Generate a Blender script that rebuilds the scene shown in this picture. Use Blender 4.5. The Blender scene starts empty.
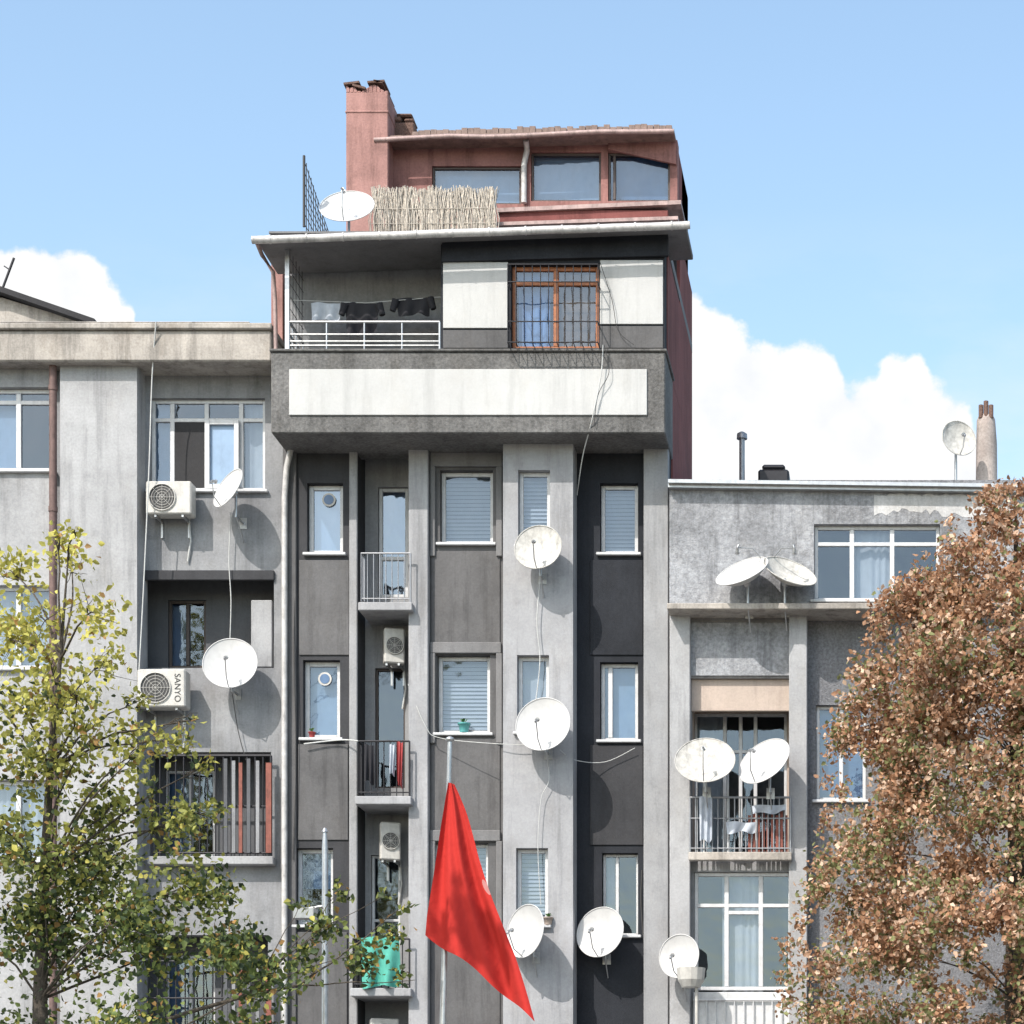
import bpy, math, random
import numpy as np
from mathutils import Vector, Matrix
random.seed(7); np.random.seed(7)
S=0.0147; D=36.0; VX=900; VY=1250
CX=(VX-512)*S
def W(px,py,y=0.0):
    k=(D+y)/D
    return Vector((CX+(px-VX)*S*k, y, 1.6+(VY-py)*S*k))
scene=bpy.context.scene
COL=scene.collection
# ---------------------------------------------------------------- materials
def nodes(m):
    m.use_nodes=True; nt=m.node_tree; nt.nodes.clear(); return nt
def N(nt,t,**kw):
    n=nt.nodes.new(t)
    for k,v in kw.items(): setattr(n,k,v)
    return n
def math_n(nt,op,a,b=None,c=None,clamp=False):
    n=nt.nodes.new('ShaderNodeMath'); n.operation=op; n.use_clamp=clamp
    for i,v in enumerate((a,b,c)):
        if v is None: continue
        if isinstance(v,(int,float)): n.inputs[i].default_value=v
        else: nt.links.new(v,n.inputs[i])
    return n.outputs[0]
def noise(nt,vec,scale,detail=5,rough=0.6,mapping=None):
    if mapping:
        mp=N(nt,'ShaderNodeMapping'); mp.inputs['Scale'].default_value=mapping
        nt.links.new(vec,mp.inputs[0]); vec=mp.outputs[0]
    n=N(nt,'ShaderNodeTexNoise'); n.inputs['Scale'].default_value=scale
    n.inputs['Detail'].default_value=detail; n.inputs['Roughness'].default_value=rough
    nt.links.new(vec,n.inputs['Vector']); return n.outputs['Fac']
def mrange(nt,v,a,b,c,d):
    n=N(nt,'ShaderNodeMapRange'); n.inputs[1].default_value=a;n.inputs[2].default_value=b
    n.inputs[3].default_value=c;n.inputs[4].default_value=d; nt.links.new(v,n.inputs[0]); return n.outputs[0]
def plaster(name,col,var=0.35,fine=0.25,streak=0.35,rough=0.9,bump=0.25,bscale=30,tint=(0.84,0.81,0.77)):
    m=bpy.data.materials.new(name); nt=nodes(m)
    g=N(nt,'ShaderNodeNewGeometry').outputs['Position']
    a=mrange(nt,noise(nt,g,0.9,7,0.65),0.3,0.7,1-var,1+var*0.6)
    b=mrange(nt,noise(nt,g,bscale,4,0.7),0.25,0.75,1-fine,1+fine)
    s=mrange(nt,noise(nt,g,1.0,6,0.7,(5,5,0.45)),0.5,0.72,1.0,1-streak)
    patch=mrange(nt,noise(nt,g,2.7,8,0.75),0.56,0.66,1.0,1-var*0.5)
    f=math_n(nt,'MULTIPLY',math_n(nt,'MULTIPLY',a,b),math_n(nt,'MULTIPLY',s,patch))
    mx=N(nt,'ShaderNodeVectorMath'); mx.operation='SCALE'; mx.inputs[0].default_value=col
    nt.links.new(f,mx.inputs['Scale'])
    tm=N(nt,'ShaderNodeMix'); tm.data_type='RGBA'; tm.blend_type='MULTIPLY'
    tf=mrange(nt,noise(nt,g,1.9,6,0.7,(1,1,0.5)),0.5,0.75,0.0,0.7)
    nt.links.new(tf,tm.inputs[0]); nt.links.new(mx.outputs[0],tm.inputs[6]); tm.inputs[7].default_value=(*tint,1)
    p=N(nt,'ShaderNodeBsdfPrincipled'); p.inputs['Roughness'].default_value=rough
    p.inputs['Specular IOR Level'].default_value=0.2
    nt.links.new(tm.outputs[2],p.inputs['Base Color'])
    bp=N(nt,'ShaderNodeBump'); bp.inputs['Strength'].default_value=bump; bp.inputs['Distance'].default_value=0.02
    nt.links.new(noise(nt,g,bscale*1.5,5,0.7),bp.inputs['Height']); nt.links.new(bp.outputs[0],p.inputs['Normal'])
    o=N(nt,'ShaderNodeOutputMaterial'); nt.links.new(p.outputs[0],o.inputs[0]); return m
def paint(name,col,rough=0.5,metal=0.0,var=0.12,scale=12):
    m=bpy.data.materials.new(name); nt=nodes(m)
    g=N(nt,'ShaderNodeNewGeometry').outputs['Position']
    a=mrange(nt,noise(nt,g,scale,6,0.7),0.3,0.7,1-var,1+var)
    s=mrange(nt,noise(nt,g,3,5,0.7,(4,4,1)),0.5,0.75,1.0,1-var*1.5)
    f=math_n(nt,'MULTIPLY',a,s)
    mx=N(nt,'ShaderNodeVectorMath'); mx.operation='SCALE'; mx.inputs[0].default_value=col
    nt.links.new(f,mx.inputs['Scale'])
    p=N(nt,'ShaderNodeBsdfPrincipled'); p.inputs['Roughness'].default_value=rough; p.inputs['Metallic'].default_value=metal
    nt.links.new(mx.outputs[0],p.inputs['Base Color'])
    o=N(nt,'ShaderNodeOutputMaterial'); nt.links.new(p.outputs[0],o.inputs[0]); return m
def glassmat(name,refl=0.22,tint=(0.8,0.9,1.0)):
    m=bpy.data.materials.new(name); nt=nodes(m)
    g=N(nt,'ShaderNodeNewGeometry').outputs['Position']
    t=N(nt,'ShaderNodeBsdfTransparent'); t.inputs[0].default_value=(0.6,0.65,0.69,1)
    gl=N(nt,'ShaderNodeBsdfGlossy'); gl.inputs['Color'].default_value=(*tint,1); gl.inputs['Roughness'].default_value=0.04
    bp=N(nt,'ShaderNodeBump'); bp.inputs['Strength'].default_value=0.15; bp.inputs['Distance'].default_value=0.05
    nt.links.new(noise(nt,g,2.5,2),bp.inputs['Height']); nt.links.new(bp.outputs[0],gl.inputs['Normal'])
    mx=N(nt,'ShaderNodeMixShader'); mx.inputs[0].default_value=refl
    nt.links.new(t.outputs[0],mx.inputs[1]); nt.links.new(gl.outputs[0],mx.inputs[2])
    o=N(nt,'ShaderNodeOutputMaterial'); nt.links.new(mx.outputs[0],o.inputs[0]); return m
def leafmat(name,rough=0.55,trans=0.3):
    m=bpy.data.materials.new(name); nt=nodes(m)
    at=N(nt,'ShaderNodeAttribute'); at.attribute_name='col'
    p=N(nt,'ShaderNodeBsdfPrincipled'); p.inputs['Roughness'].default_value=rough
    p.inputs['Specular IOR Level'].default_value=0.3
    tr=N(nt,'ShaderNodeBsdfTranslucent')
    nt.links.new(at.outputs['Color'],p.inputs['Base Color']); nt.links.new(at.outputs['Color'],tr.inputs['Color'])
    mx=N(nt,'ShaderNodeMixShader'); mx.inputs[0].default_value=trans
    nt.links.new(p.outputs[0],mx.inputs[1]); nt.links.new(tr.outputs[0],mx.inputs[2])
    o=N(nt,'ShaderNodeOutputMaterial'); nt.links.new(mx.outputs[0],o.inputs[0]); return m
M={}
M['light']=plaster('light_plaster',(0.365,0.37,0.385),0.2,0.10,0.33)
M['pilaster']=plaster('grey_plaster',(0.32,0.325,0.335),0.22,0.12,0.33)
M['mid']=plaster('mid_plaster',(0.130,0.129,0.132),0.28,0.12,0.35)
M['char']=plaster('charcoal_plaster',(0.056,0.057,0.062),0.25,0.12,0.2)
M['black']=plaster('dark_plaster',(0.031,0.034,0.041),0.3,0.15,0.2)
M['rough']=plaster('rough_concrete',(0.165,0.163,0.16),0.4,0.42,0.35,bump=0.8,bscale=22)
M['white']=plaster('white_plaster',(0.51,0.515,0.51),0.09,0.04,0.18,tint=(0.93,0.91,0.88))
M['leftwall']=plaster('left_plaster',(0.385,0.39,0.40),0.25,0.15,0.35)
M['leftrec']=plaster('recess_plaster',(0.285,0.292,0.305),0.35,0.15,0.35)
M['tan']=plaster('tan_concrete',(0.42,0.39,0.355),0.4,0.22,0.55,tint=(0.66,0.61,0.55))
M['beige']=plaster('beige_plaster',(0.48,0.40,0.345),0.15,0.1,0.2)
M['right']=plaster('right_roughcast',(0.325,0.335,0.355),0.45,0.38,0.5,bump=0.9,bscale=18)
M['patch']=plaster('sunlit_wall_tone',(0.54,0.54,0.54),0.3,0.2,0.3)  # paler wall colour with sunlight put into it
M['roughcast']=plaster('pebble_render',(0.22,0.225,0.24),0.2,0.5,0.2,bump=1.0,bscale=26)
M['red']=plaster('red_render',(0.21,0.078,0.072),0.3,0.12,0.4)
M['pink']=plaster('faded_red_render',(0.36,0.205,0.185),0.35,0.18,0.5,tint=(0.7,0.68,0.68))
M['pinkwall']=plaster('dusty_red_render',(0.29,0.150,0.137),0.38,0.18,0.5,tint=(0.7,0.68,0.68))
M['brick']=plaster('old_brick',(0.17,0.11,0.09),0.3,0.4,0.3,bump=1.0)
M['oldchim']=plaster('sooty_chimney',(0.42,0.37,0.34),0.4,0.25,0.6,tint=(0.6,0.52,0.5))
M['inside']=plaster('near_black_plaster',(0.045,0.045,0.048),0.2,0.1,0.1)  # near-black stands in for unlit rooms; the rooftop room's roof shares it
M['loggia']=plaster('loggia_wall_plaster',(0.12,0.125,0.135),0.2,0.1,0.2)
M['soffit']=plaster('soffit',(0.2,0.2,0.205),0.2,0.1,0.2)
M['ceil']=plaster('pale_soffit',(0.22,0.22,0.22),0.2,0.1,0.2)
M['pvc']=paint('white_window_frame',(0.58,0.59,0.60),0.4)
M['wood']=paint('orange_wood',(0.34,0.12,0.045),0.5,0,0.3,20)
M['shut']=paint('brown_shutter',(0.20,0.14,0.10),0.7,0,0.3,8)
M['darkframe']=paint('brown_frame',(0.06,0.045,0.04),0.5)
M['iron']=paint('black_iron',(0.025,0.025,0.03),0.5,0.3)
M['iron2']=paint('grey_rail',(0.30,0.31,0.33),0.4,0.5)
M['rust']=paint('rusty_red_pipe',(0.15,0.095,0.085),0.7,0,0.3)
M['slat']=paint('reddish_slat',(0.22,0.07,0.05),0.7,0,0.3)
M['steel']=paint('galvanised_steel',(0.45,0.46,0.47),0.35,0.7,0.15)
M['gutter']=paint('gutter_metal',(0.50,0.49,0.48),0.5,0.1,0.3,6)
M['gutterred']=paint('faded_pink_gutter',(0.35,0.255,0.24),0.6,0.1,0.35,6)
M['dish']=paint('dish_enamel',(0.54,0.54,0.535),0.55,0,0.08,6)
M['dishold']=paint('old_dish_enamel',(0.48,0.47,0.44),0.65,0,0.28,11)
M['ac']=paint('ac_casing',(0.50,0.49,0.46),0.45,0,0.14)
M['acdark']=paint('ac_fan',(0.05,0.05,0.05),0.5)
M['cable']=paint('cable',(0.5,0.51,0.5),0.6)
M['cabledark']=paint('dark_cable',(0.04,0.04,0.04),0.6)
M['curtain']=paint('curtain',(0.50,0.52,0.55),0.8,0,0.1,4)
M['blind']=paint('blind',(0.44,0.47,0.52),0.7,0,0.05,4)
M['frost']=paint('frosted_pane',(0.24,0.35,0.50),0.35,0,0.1,3)
M['frostd']=paint('dim_blue_pane',(0.10,0.18,0.32),0.35,0,0.2,3)  # extra blue in this colour imitates sky reflected in the panes
M['bluepane']=paint('blue_curtain',(0.16,0.30,0.58),0.6,0,0.2,5)
M['roofm']=paint('roof_sheet',(0.20,0.14,0.12),0.7,0,0.35,5)
M['bark']=plaster('bark',(0.10,0.085,0.07),0.3,0.3,0.2,bump=1)
M['asphalt']=plaster('asphalt',(0.05,0.05,0.052),0.15,0.3,0.0)
M['paving']=plaster('paving',(0.25,0.24,0.23),0.15,0.2,0.0)
M['kerb']=plaster('kerb_stone',(0.32,0.32,0.31),0.15,0.2,0.0)
M['earth']=plaster('earth',(0.14,0.13,0.11),0.3,0.3,0.0)
M['mark']=paint('road_paint',(0.7,0.7,0.68),0.7)
M['glass']=glassmat('window_glass',0.12)
M['glassb']=glassmat('window_glass_reflective',0.22)
M['leaf']=leafmat('leaf'); M['leafr']=leafmat('rust_leaf',0.6,0.35); M['leafs']=leafmat('street_leaf',0.5,0.12)
M['cloth_black']=paint('black_cloth',(0.02,0.02,0.025),0.9)
M['cloth_white']=paint('pale_cloth',(0.45,0.49,0.55),0.9)
M['cloth_green']=paint('green_cloth',(0.08,0.36,0.29),0.9)
M['cloth_red']=paint('red_cloth',(0.36,0.06,0.06),0.9)
M['teal']=paint('teal_pot',(0.12,0.42,0.42),0.5)
M['straw']=paint('straw',(0.50,0.455,0.395),0.9,0,0.35,25)
M['potplant']=paint('pot_plant',(0.05,0.12,0.03),0.7)
# ---------------------------------------------------------------- mesh builder
WL={}
class B:
    def __init__(s): s.v=[]; s.f=[]; s.m=[]; s.sm=[]
    def add(s,vs,fs,mi=0,smooth=False):
        o=len(s.v); s.v+= [tuple(v) for v in vs]
        for f in fs: s.f.append(tuple(i+o for i in f)); s.m.append(mi); s.sm.append(smooth)
        return s
    def box(s,x0,x1,y0,y1,z0,z1,mi=0):
        if x0>x1:x0,x1=x1,x0
        if y0>y1:y0,y1=y1,y0
        if z0>z1:z0,z1=z1,z0
        return s.add([(x0,y0,z0),(x1,y0,z0),(x1,y1,z0),(x0,y1,z0),(x0,y0,z1),(x1,y0,z1),(x1,y1,z1),(x0,y1,z1)],
          [(0,3,2,1),(4,5,6,7),(0,1,5,4),(1,2,6,5),(2,3,7,6),(3,0,4,7)],mi)
    def pbox(s,px0,py0,px1,py1,y,depth,mi=0):
        a=W(px0,py1,y); b=W(px1,py0,y)
        return s.box(a.x,b.x,y,y+depth,a.z,b.z,mi)
    def tube(s,pts,r,n=8,mi=0,cap=True,smooth=True):
        pts=[Vector(p) for p in pts]; rs=r if isinstance(r,(list,tuple)) else [r]*len(pts)
        vs=[];fs=[]
        for i,p in enumerate(pts):
            d=(pts[min(i+1,len(pts)-1)]-pts[max(i-1,0)])
            if d.length<1e-9: d=Vector((0,0,1))
            d.normalize(); u=d.cross(Vector((0.13,0.97,0.21)) if abs(d.y)<0.9 else Vector((1,0,0))).normalized(); w=d.cross(u)
            for k in range(n):
                a=2*math.pi*k/n; vs.append(p+(u*math.cos(a)+w*math.sin(a))*rs[i])
        for i in range(len(pts)-1):
            for k in range(n):
                fs.append((i*n+k,i*n+(k+1)%n,(i+1)*n+(k+1)%n,(i+1)*n+k))
        s.add(vs,fs,mi,smooth)
        if cap: s.add([vs[k] for k in range(n)],[tuple(range(n-1,-1,-1))],mi); s.add([vs[-n+k] for k in range(n)],[tuple(range(n))],mi)
        return s
    def make(s,name,parent=None,mats=('light',),bevel=0,label=None):
        v=np.array(s.v); c=(v.min(0)+v.max(0))/2; 
        me=bpy.data.meshes.new(name); me.from_pydata((v-c).tolist(),[],s.f)
        for k in mats: me.materials.append(M[k] if isinstance(k,str) else k)
        me.polygons.foreach_set('material_index',s.m); me.polygons.foreach_set('use_smooth',s.sm); me.update()
        o=bpy.data.objects.new(name,me); COL.objects.link(o)
        place(o,Vector(c),parent)
        if bevel:
            bm=o.modifiers.new('bevel','BEVEL'); bm.width=bevel; bm.segments=1; bm.limit_method='ANGLE'
        if label:o['label']=label
        return o
def place(o,c,parent):
    WL[o.name]=c
    if parent: o.parent=parent; o.location=c-WL[parent.name]
    else: o.location=c
def tag(o,label,cat,group=None):
    o['label']=label;o['category']=cat
    if group:o['group']=group
    return o
def top(name,loc,label,cat,group=None):
    e=bpy.data.objects.new(name,None); COL.objects.link(e); e.empty_display_size=0.3
    place(e,Vector(loc),None); return tag(e,label,cat,group)
def wallholes(b,x0,x1,z0,z1,y,th,holes,mi=0):
    xs=sorted({x0,x1,*[h[0] for h in holes],*[h[1] for h in holes]}); xs=[x for x in xs if x0<=x<=x1]
    zs=sorted({z0,z1,*[h[2] for h in holes],*[h[3] for h in holes]}); zs=[z for z in zs if z0<=z<=z1]
    def solid(i,j):
        if i<0 or j<0 or i>=len(xs)-1 or j>=len(zs)-1: return False
        cx=(xs[i]+xs[i+1])/2; cz=(zs[j]+zs[j+1])/2
        return not any(h[0]<cx<h[1] and h[2]<cz<h[3] for h in holes)
    for i in range(len(xs)-1):
        for j in range(len(zs)-1):
            if not solid(i,j): continue
            a,c,d,e=xs[i],xs[i+1],zs[j],zs[j+1]; Y=y+th
            b.add([(a,y,d),(c,y,d),(c,y,e),(a,y,e)],[(0,1,2,3)],mi)
            b.add([(a,Y,d),(c,Y,d),(c,Y,e),(a,Y,e)],[(3,2,1,0)],mi)
            if not solid(i-1,j): b.add([(a,Y,d),(a,y,d),(a,y,e),(a,Y,e)],[(0,1,2,3)],mi)
            if not solid(i+1,j): b.add([(c,y,d),(c,Y,d),(c,Y,e),(c,y,e)],[(0,1,2,3)],mi)
            if not solid(i,j-1): b.add([(a,Y,d),(c,Y,d),(c,y,d),(a,y,d)],[(0,1,2,3)],mi)
            if not solid(i,j+1): b.add([(a,y,e),(c,y,e),(c,Y,e),(a,Y,e)],[(0,1,2,3)],mi)
def R(px0,py0,px1,py1,y=0):
    a=W(px0,py1,y); c=W(px1,py0,y); return (a.x,c.x,a.z,c.z)
def wall(parent,px0,py0,px1,y,th,holes,mat,zb=0.0,name='wall'):
    a=W(px0,py0,y); c=W(px1,py0,y); b=B()
    wallholes(b,a.x,c.x,zb,a.z,y,th,[R(*h,y) for h in holes]); return b.make(name,parent,(mat,))
def window(parent,px,y,inset=0.14,div=(0.5,),hdiv=None,fw=0.05,frame='pvc',curtain='blind',cover=1.0,glass='glass',sill=True,depth=0.06,name='window',interior=True,cside=None):
    x0,x1,z0,z1=R(*px,y); Y=y+inset
    b=B(); g=0.002
    b.box(x0+g,x0+fw,Y,Y+depth,z0+g,z1-g); b.box(x1-fw,x1-g,Y,Y+depth,z0+g,z1-g)
    b.box(x0+fw,x1-fw,Y,Y+depth,z0+g,z0+fw); b.box(x0+fw,x1-fw,Y,Y+depth,z1-fw,z1-g)
    w=x1-x0;h=z1-z0
    for d in div:
        b.box(x0+w*d-fw*0.6,x0+w*d+fw*0.6,Y-0.004,Y+depth-0.004,z0+fw,z1-fw)
    if hdiv:
        for (a,c,d) in hdiv: b.box(x0+w*a+fw*0.6,x0+w*c-fw*0.6,Y-0.002,Y+depth-0.002,z0+h*d-fw*0.5,z0+h*d+fw*0.5)
    f=b.make(name,parent,(frame,),0.006)
    b=B(); yy=Y+depth*0.5; b.add([(x0+fw*.5,yy,z0+fw*.5),(x1-fw*.5,yy,z0+fw*.5),(x1-fw*.5,yy,z1-fw*.5),(x0+fw*.5,yy,z1-fw*.5)],[(0,1,2,3)])
    b.make('glass',f,(glass,))
    if curtain:
        b=B(); yc=Y+depth+0.07; zt=z1-0.01; zb=z1-(z1-z0)*cover
        ca,cb=(x0,x1) if not cside else (x0+w*cside[0],x0+w*cside[1])
        if curtain=='blind':
            z=zt; 
            while z-0.05>zb:
                b.add([(ca,yc+0.012,z),(cb,yc+0.012,z),(cb,yc-0.012,z-0.055),(ca,yc-0.012,z-0.055)],[(3,2,1,0)]); z-=0.058
            b.make('blind',f,('blind',))
        elif curtain in('frost','frostd'):
            b.box(ca,cb,yc,yc+0.02,zb,zt); b.make('pane',f,(curtain,))
        else:
            n=int((cb-ca)/0.025)+2; vs=[]
            for i in range(n):
                x=ca+(cb-ca)*i/(n-1); dy=0.02*math.sin(i*1.1+math.sin(i*0.37)*2)
                vs+=[(x,yc+dy,zb),(x,yc+dy*0.7,zt)]
            b.add(vs,[(2*i,2*i+2,2*i+3,2*i+1) for i in range(n-1)],0,True); b.make('curtain',f,(curtain,))
    if sill:
        b=B(); b.box(x0-0.05,x1+0.05,y-0.07,Y-0.005,z0-0.045,z0-0.003); b.make('sill',f,('pvc' if sill is True else sill,),0.008)
    return f
def ventfan(win,px,py,y):
    c=W(px,py,y); b=B(); r=0.10
    b.tube([c+Vector((0,-0.012,0)),c+Vector((0,0.012,0))],r,20)
    f=b.make('vent_fan',win,('ac',)); 
    b=B(); b.tube([c+Vector((0,-0.018,0)),c+Vector((0,-0.0125,0))],r*0.72,20); b.make('vent_fan_opening',win,('frostd',))
def railing(parent,p0,p1,h,n,mat='iron',r=0.012,mids=(),rr=0.022,name='railing'):
    p0=Vector(p0);p1=Vector(p1); b=B(); up=Vector((0,0,h))
    b.tube([p0+up,p1+up],rr); b.tube([p0+Vector((0,0,0.06)),p1+Vector((0,0,0.06))],rr*0.7)
    for m in mids: b.tube([p0+up*m,p1+up*m],rr*0.7)
    for i in range(n+1):
        q=p0.lerp(p1,i/n); b.tube([q,q+up],r if 0<i<n else rr,6)
    return b.make(name,parent,(mat,))
# ================================================================= GROUND
b=B(); b.add([(-600,-600,0),(600,-600,0),(600,600,0),(-600,600,0)],[(0,1,2,3)]); g=b.make('ground',None,('earth',)); g['kind']='structure'
b=B(); b.add([(-200,-22,0.004),(200,-22,0.004),(200,-12,0.004),(-200,-12,0.004)],[(0,1,2,3)]); g=b.make('road',None,('asphalt',)); g['kind']='structure'
b=B()
for i in range(-40,40): b.add([(i*4,-17.07,0.008),(i*4+2,-17.07,0.008),(i*4+2,-16.93,0.008),(i*4,-16.93,0.008)],[(0,1,2,3)])
g=b.make('road_marking',None,('mark',)); g['kind']='structure'
b=B(); b.box(-200,200,-11.85,0.5,-0.1,0.13); g=b.make('pavement',None,('paving',)); g['kind']='structure'
b=B(); b.box(-200,200,-12.0,-11.852,-0.1,0.14); g=b.make('kerb',None,('kerb',)); g['kind']='structure'
# ================================================================= CENTRAL BUILDING
XL=W(284,0,0).x; XR=W(665,0,-0.9).x
CB=top('apartment_building',(-0.5,0.5,0),'narrow grey and charcoal apartment building with red penthouse on top','building')
b=B(); b.box(XL+0.01,XR-0.002,1.5,3.7,0,W(0,236,1.5).z); b.make('building_body',CB,('red',))
b=B(); b.box(XL+0.02,XR-0.05,1.42,1.49,0,W(0,240,1.5).z); b.make('dark_room_backing',CB,('inside',))  # dark panel behind the windows stands in for unlit rooms
b=B(); b.box(XR-0.12,XR-0.002,0.31,1.498,W(0,500).z,W(0,432).z); b.box(XR-0.12,XR-0.001,-0.5,1.498,W(0,352,-.9).z+0.01,W(0,240,-0.9).z); b.box(XR-0.12,XR-0.003,0.31,1.498,W(0,432).z+.002,W(0,352,-.9).z+0.008); b.make('side_wall',CB,('red',))
wall(CB,284,442,357,0,0.55,[(307,483,343,553),(303,660,340,738),(296,848,333,925)],'char')
wall(CB,412,442,503,0,0.55,[(440,470,493,543),(437,655,490,733),(433,843,488,922)],'mid')
wall(CB,503,442,573,-0.42,0.5,[(518,470,550,545),(517,655,549,732),(516,848,548,925)],'light')
wall(CB,573,442,669,0,0.35,[(600,483,638,553),(600,662,638,740),(602,853,638,935)],'black')
wall(CB,352,442,416,0.553,0.2,[(378,487,408,597),(375,668,405,788),(371,855,400,985)],'pilaster')
b=B(); b.box(W(412,0).x-0.02,W(430,0).x,-0.16,-0.003,0,W(0,442).z); b.make('pilaster',CB,('light',),0.01)
b=B(); b.box(W(645,0).x,XR-0.02,-0.2,-0.003,0,W(0,442).z); b.make('pilaster',CB,('pilaster',),0.01)
b=B(); b.box(W(350,0).x,W(358,0).x,-0.06,-0.003,0,W(0,442).z); b.make('pilaster',CB,('pilaster',),0.01)
b=B(); b.box(W(285,0).x-0.02,W(297,0).x,-0.06,-0.003,0,W(0,442).z); b.make('pilaster',CB,('mid',),0.01)
for (r,m) in [((299,560,349,655),'mid'),((298,744,348,840),'mid'),((297,932,347,1100),'mid'),
              ((431,551,500,648),'mid'),((431,738,500,838),'mid'),((431,926,500,1100),'mid'),
              ((590,560,643,655),'black'),((590,745,643,845),'char')]:
    b=B(); b.pbox(*r,-0.022,0.02); b.make('plaster_panel',CB,(m,),0.006)
for (x0,y0,x1,y1) in [(430,452,502,466),(430,642,501,653),(430,830,500,841)]:
    b=B(); b.pbox(x0,y0,x1,y1,-0.06,0.057); b.pbox(496,y1,502,y1+90,-0.06,0.057); b.pbox(430,y1,435,y1+90,-0.06,0.057); b.make('window_surround',CB,('soffit',),0.008)
w1=window(CB,(307,483,343,553),0,0.12,(),fw=0.07,curtain='frost',glass='glassb'); ventfan(w1,329,500,0.13)
w1=window(CB,(303,660,340,738),0,0.12,(),fw=0.07,curtain='frost',glass='glass'); ventfan(w1,325,679,0.13)
window(CB,(296,848,333,925),0,0.12,(),fw=0.06,curtain='frostd',cover=0.5,glass='glass')
window(CB,(440,470,493,543),0,0.12,(),fw=0.06,curtain='blind',glass='glass')
window(CB,(437,655,490,733),0,0.12,(),fw=0.06,curtain='blind',cover=0.97,glass='glass')
window(CB,(433,843,488,922),0,0.12,(0.5,),fw=0.05,curtain='blind',cover=0.6)
window(CB,(518,470,550,545),-0.42,0.12,(),fw=0.06,curtain='blind')
window(CB,(517,655,549,732),-0.42,0.12,(),fw=0.06,curtain='curtain')
window(CB,(516,848,548,925),-0.42,0.12,(),fw=0.06,curtain='blind',cover=1)
window(CB,(600,483,638,553),0,0.12,(),fw=0.06,curtain='blind')
window(CB,(600,662,638,740),0,0.12,(0.25,),fw=0.055,curtain='frost')
window(CB,(602,853,638,935),0,0.12,(0.4,),fw=0.04,curtain='curtain',cside=(0.0,0.3))
window(CB,(378,487,408,597),0.553,0.06,(),[(0,1,0.36)],fw=0.055,curtain='frostd',cover=0.6,glass='glassb',sill=False,name='balcony_door')
window(CB,(371,855,400,985),0.553,0.06,(),[(0,1,0.5)],fw=0.04,curtain=None,sill=False,name='balcony_door')
window(CB,(375,668,405,788),0.553,0.06,(),fw=0.035,frame='darkframe',curtain=None,sill=False,name='balcony_door')
for (py,pw0,pw1,h) in [(602,358,412,50),(796,355,411,56),(988,350,411,50)]:
    a=W(pw0,py,-0.32); c=W(pw1,py,-0.32); zz=a.z
    b=B(); b.box(a.x,c.x,-0.32,0.55,zz-0.12,zz); sl=b.make('balcony',CB,('light',),0.01)
    hh=h*S*0.98
    railing(sl,(a.x+0.04,-0.28,zz),(c.x-0.03,-0.28,zz),hh,8,'iron' if py>700 else 'iron2',0.008,rr=0.014)
    railing(sl,(a.x+0.04,-0.28,zz),(a.x+0.04,0.0-0.06,zz),hh,3,'iron' if py>700 else 'iron2',0.008,rr=0.014)
zp=W(0,352,-0.9).z; zo=W(0,433,-0.9).z
b=B(); b.box(XL+0.04,XR,-0.9,0.3,zo,zp); ov=b.make('overhang',CB,('rough',),0.015)
b=B(); b.pbox(289,369,647,415,-0.925,0.023); b.make('panel',ov,('white',),0.006,label='long white painted panel')
b=B(); b.box(XL+0.02,XR+0.03,-0.93,0.3,zp+0.002,zp+0.04); b.make('coping',ov,('rough',),0.01)
zt2=W(0,238,-0.86).z
a=W(441,0,-0.86).x
b=B(); wallholes(b,a,XR-0.01,zp+0.05,zt2,-0.86,0.3,[R(511,264,599,348,-0.86)]); tf=b.make('top_floor_wall',CB,('black',))
for r in [(443,262,508,328),(600,260,663,324)]:
    b=B(); b.pbox(*r,-0.882,0.02); b.make('panel',tf,('white',),0.005,label='white painted wall panel')
for r in [(443,330,508,348),(600,326,663,348)]:
    b=B(); b.pbox(*r,-0.876,0.014); b.make('panel',tf,('mid',),0.005)
tw=window(CB,(511,264,599,348),-0.86,0.1,(0.5,),[(0.5,1,0.8),(0,0.5,0.8)],fw=0.06,frame='wood',curtain='bluepane',cside=(0.06,0.42),sill=False,glass='glass')
b=B(); x0,x1,z0,z1=R(556,270,597,346,-0.86); b.box(x0,x1,-0.69,-0.67,z0,z1); b.make('shutter',tw,('shut',))
b=B(); x0,x1,z0,z1=R(509,268,599,347,-1.0); yg=-1.12
for i in range(12):
    x=x0+(x1-x0)*i/11; b.tube([(x,yg,z0+0.02),(x,yg,z1)],0.007,6)
    b.tube([(x,yg,z0+0.02),(x,-0.94,z0+0.02)],0.007,5)
for z in (z0+0.02,z0+(z1-z0)*0.28,z0+(z1-z0)*0.78,z1): b.tube([(x0,yg-0.01,z),(x1,yg-0.01,z)],0.009,6); 
for x in (x0,x1):
    for z in (z0+0.02,z0+(z1-z0)*0.28,z0+(z1-z0)*0.78,z1): b.tube([(x,yg,z),(x,-0.86,z)],0.009,6)
b.make('window_grille',tw,('iron',))
b=B(); b.box(XL+0.05,a-0.002,0.05,0.2,zp+0.05,zt2); b.make('balcony_wall',CB,('leftrec',))
b=B(); b.box(a,a+0.15,-0.558,0.85,zp+0.05,zt2); b.make('balcony_side_wall',CB,('mid',))
b=B(); b.box(XL+0.06,a-0.002,-1.1,0.048,zt2-0.03,zt2-0.002); b.make('balcony_ceiling',CB,('soffit',))
b=B(); p=W(287.5,0,-0.85); b.box(p.x-0.03,p.x+0.03,-0.88,-0.82,zp+0.05,zt2-0.032)
b.make('post',CB,('steel',))
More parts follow.
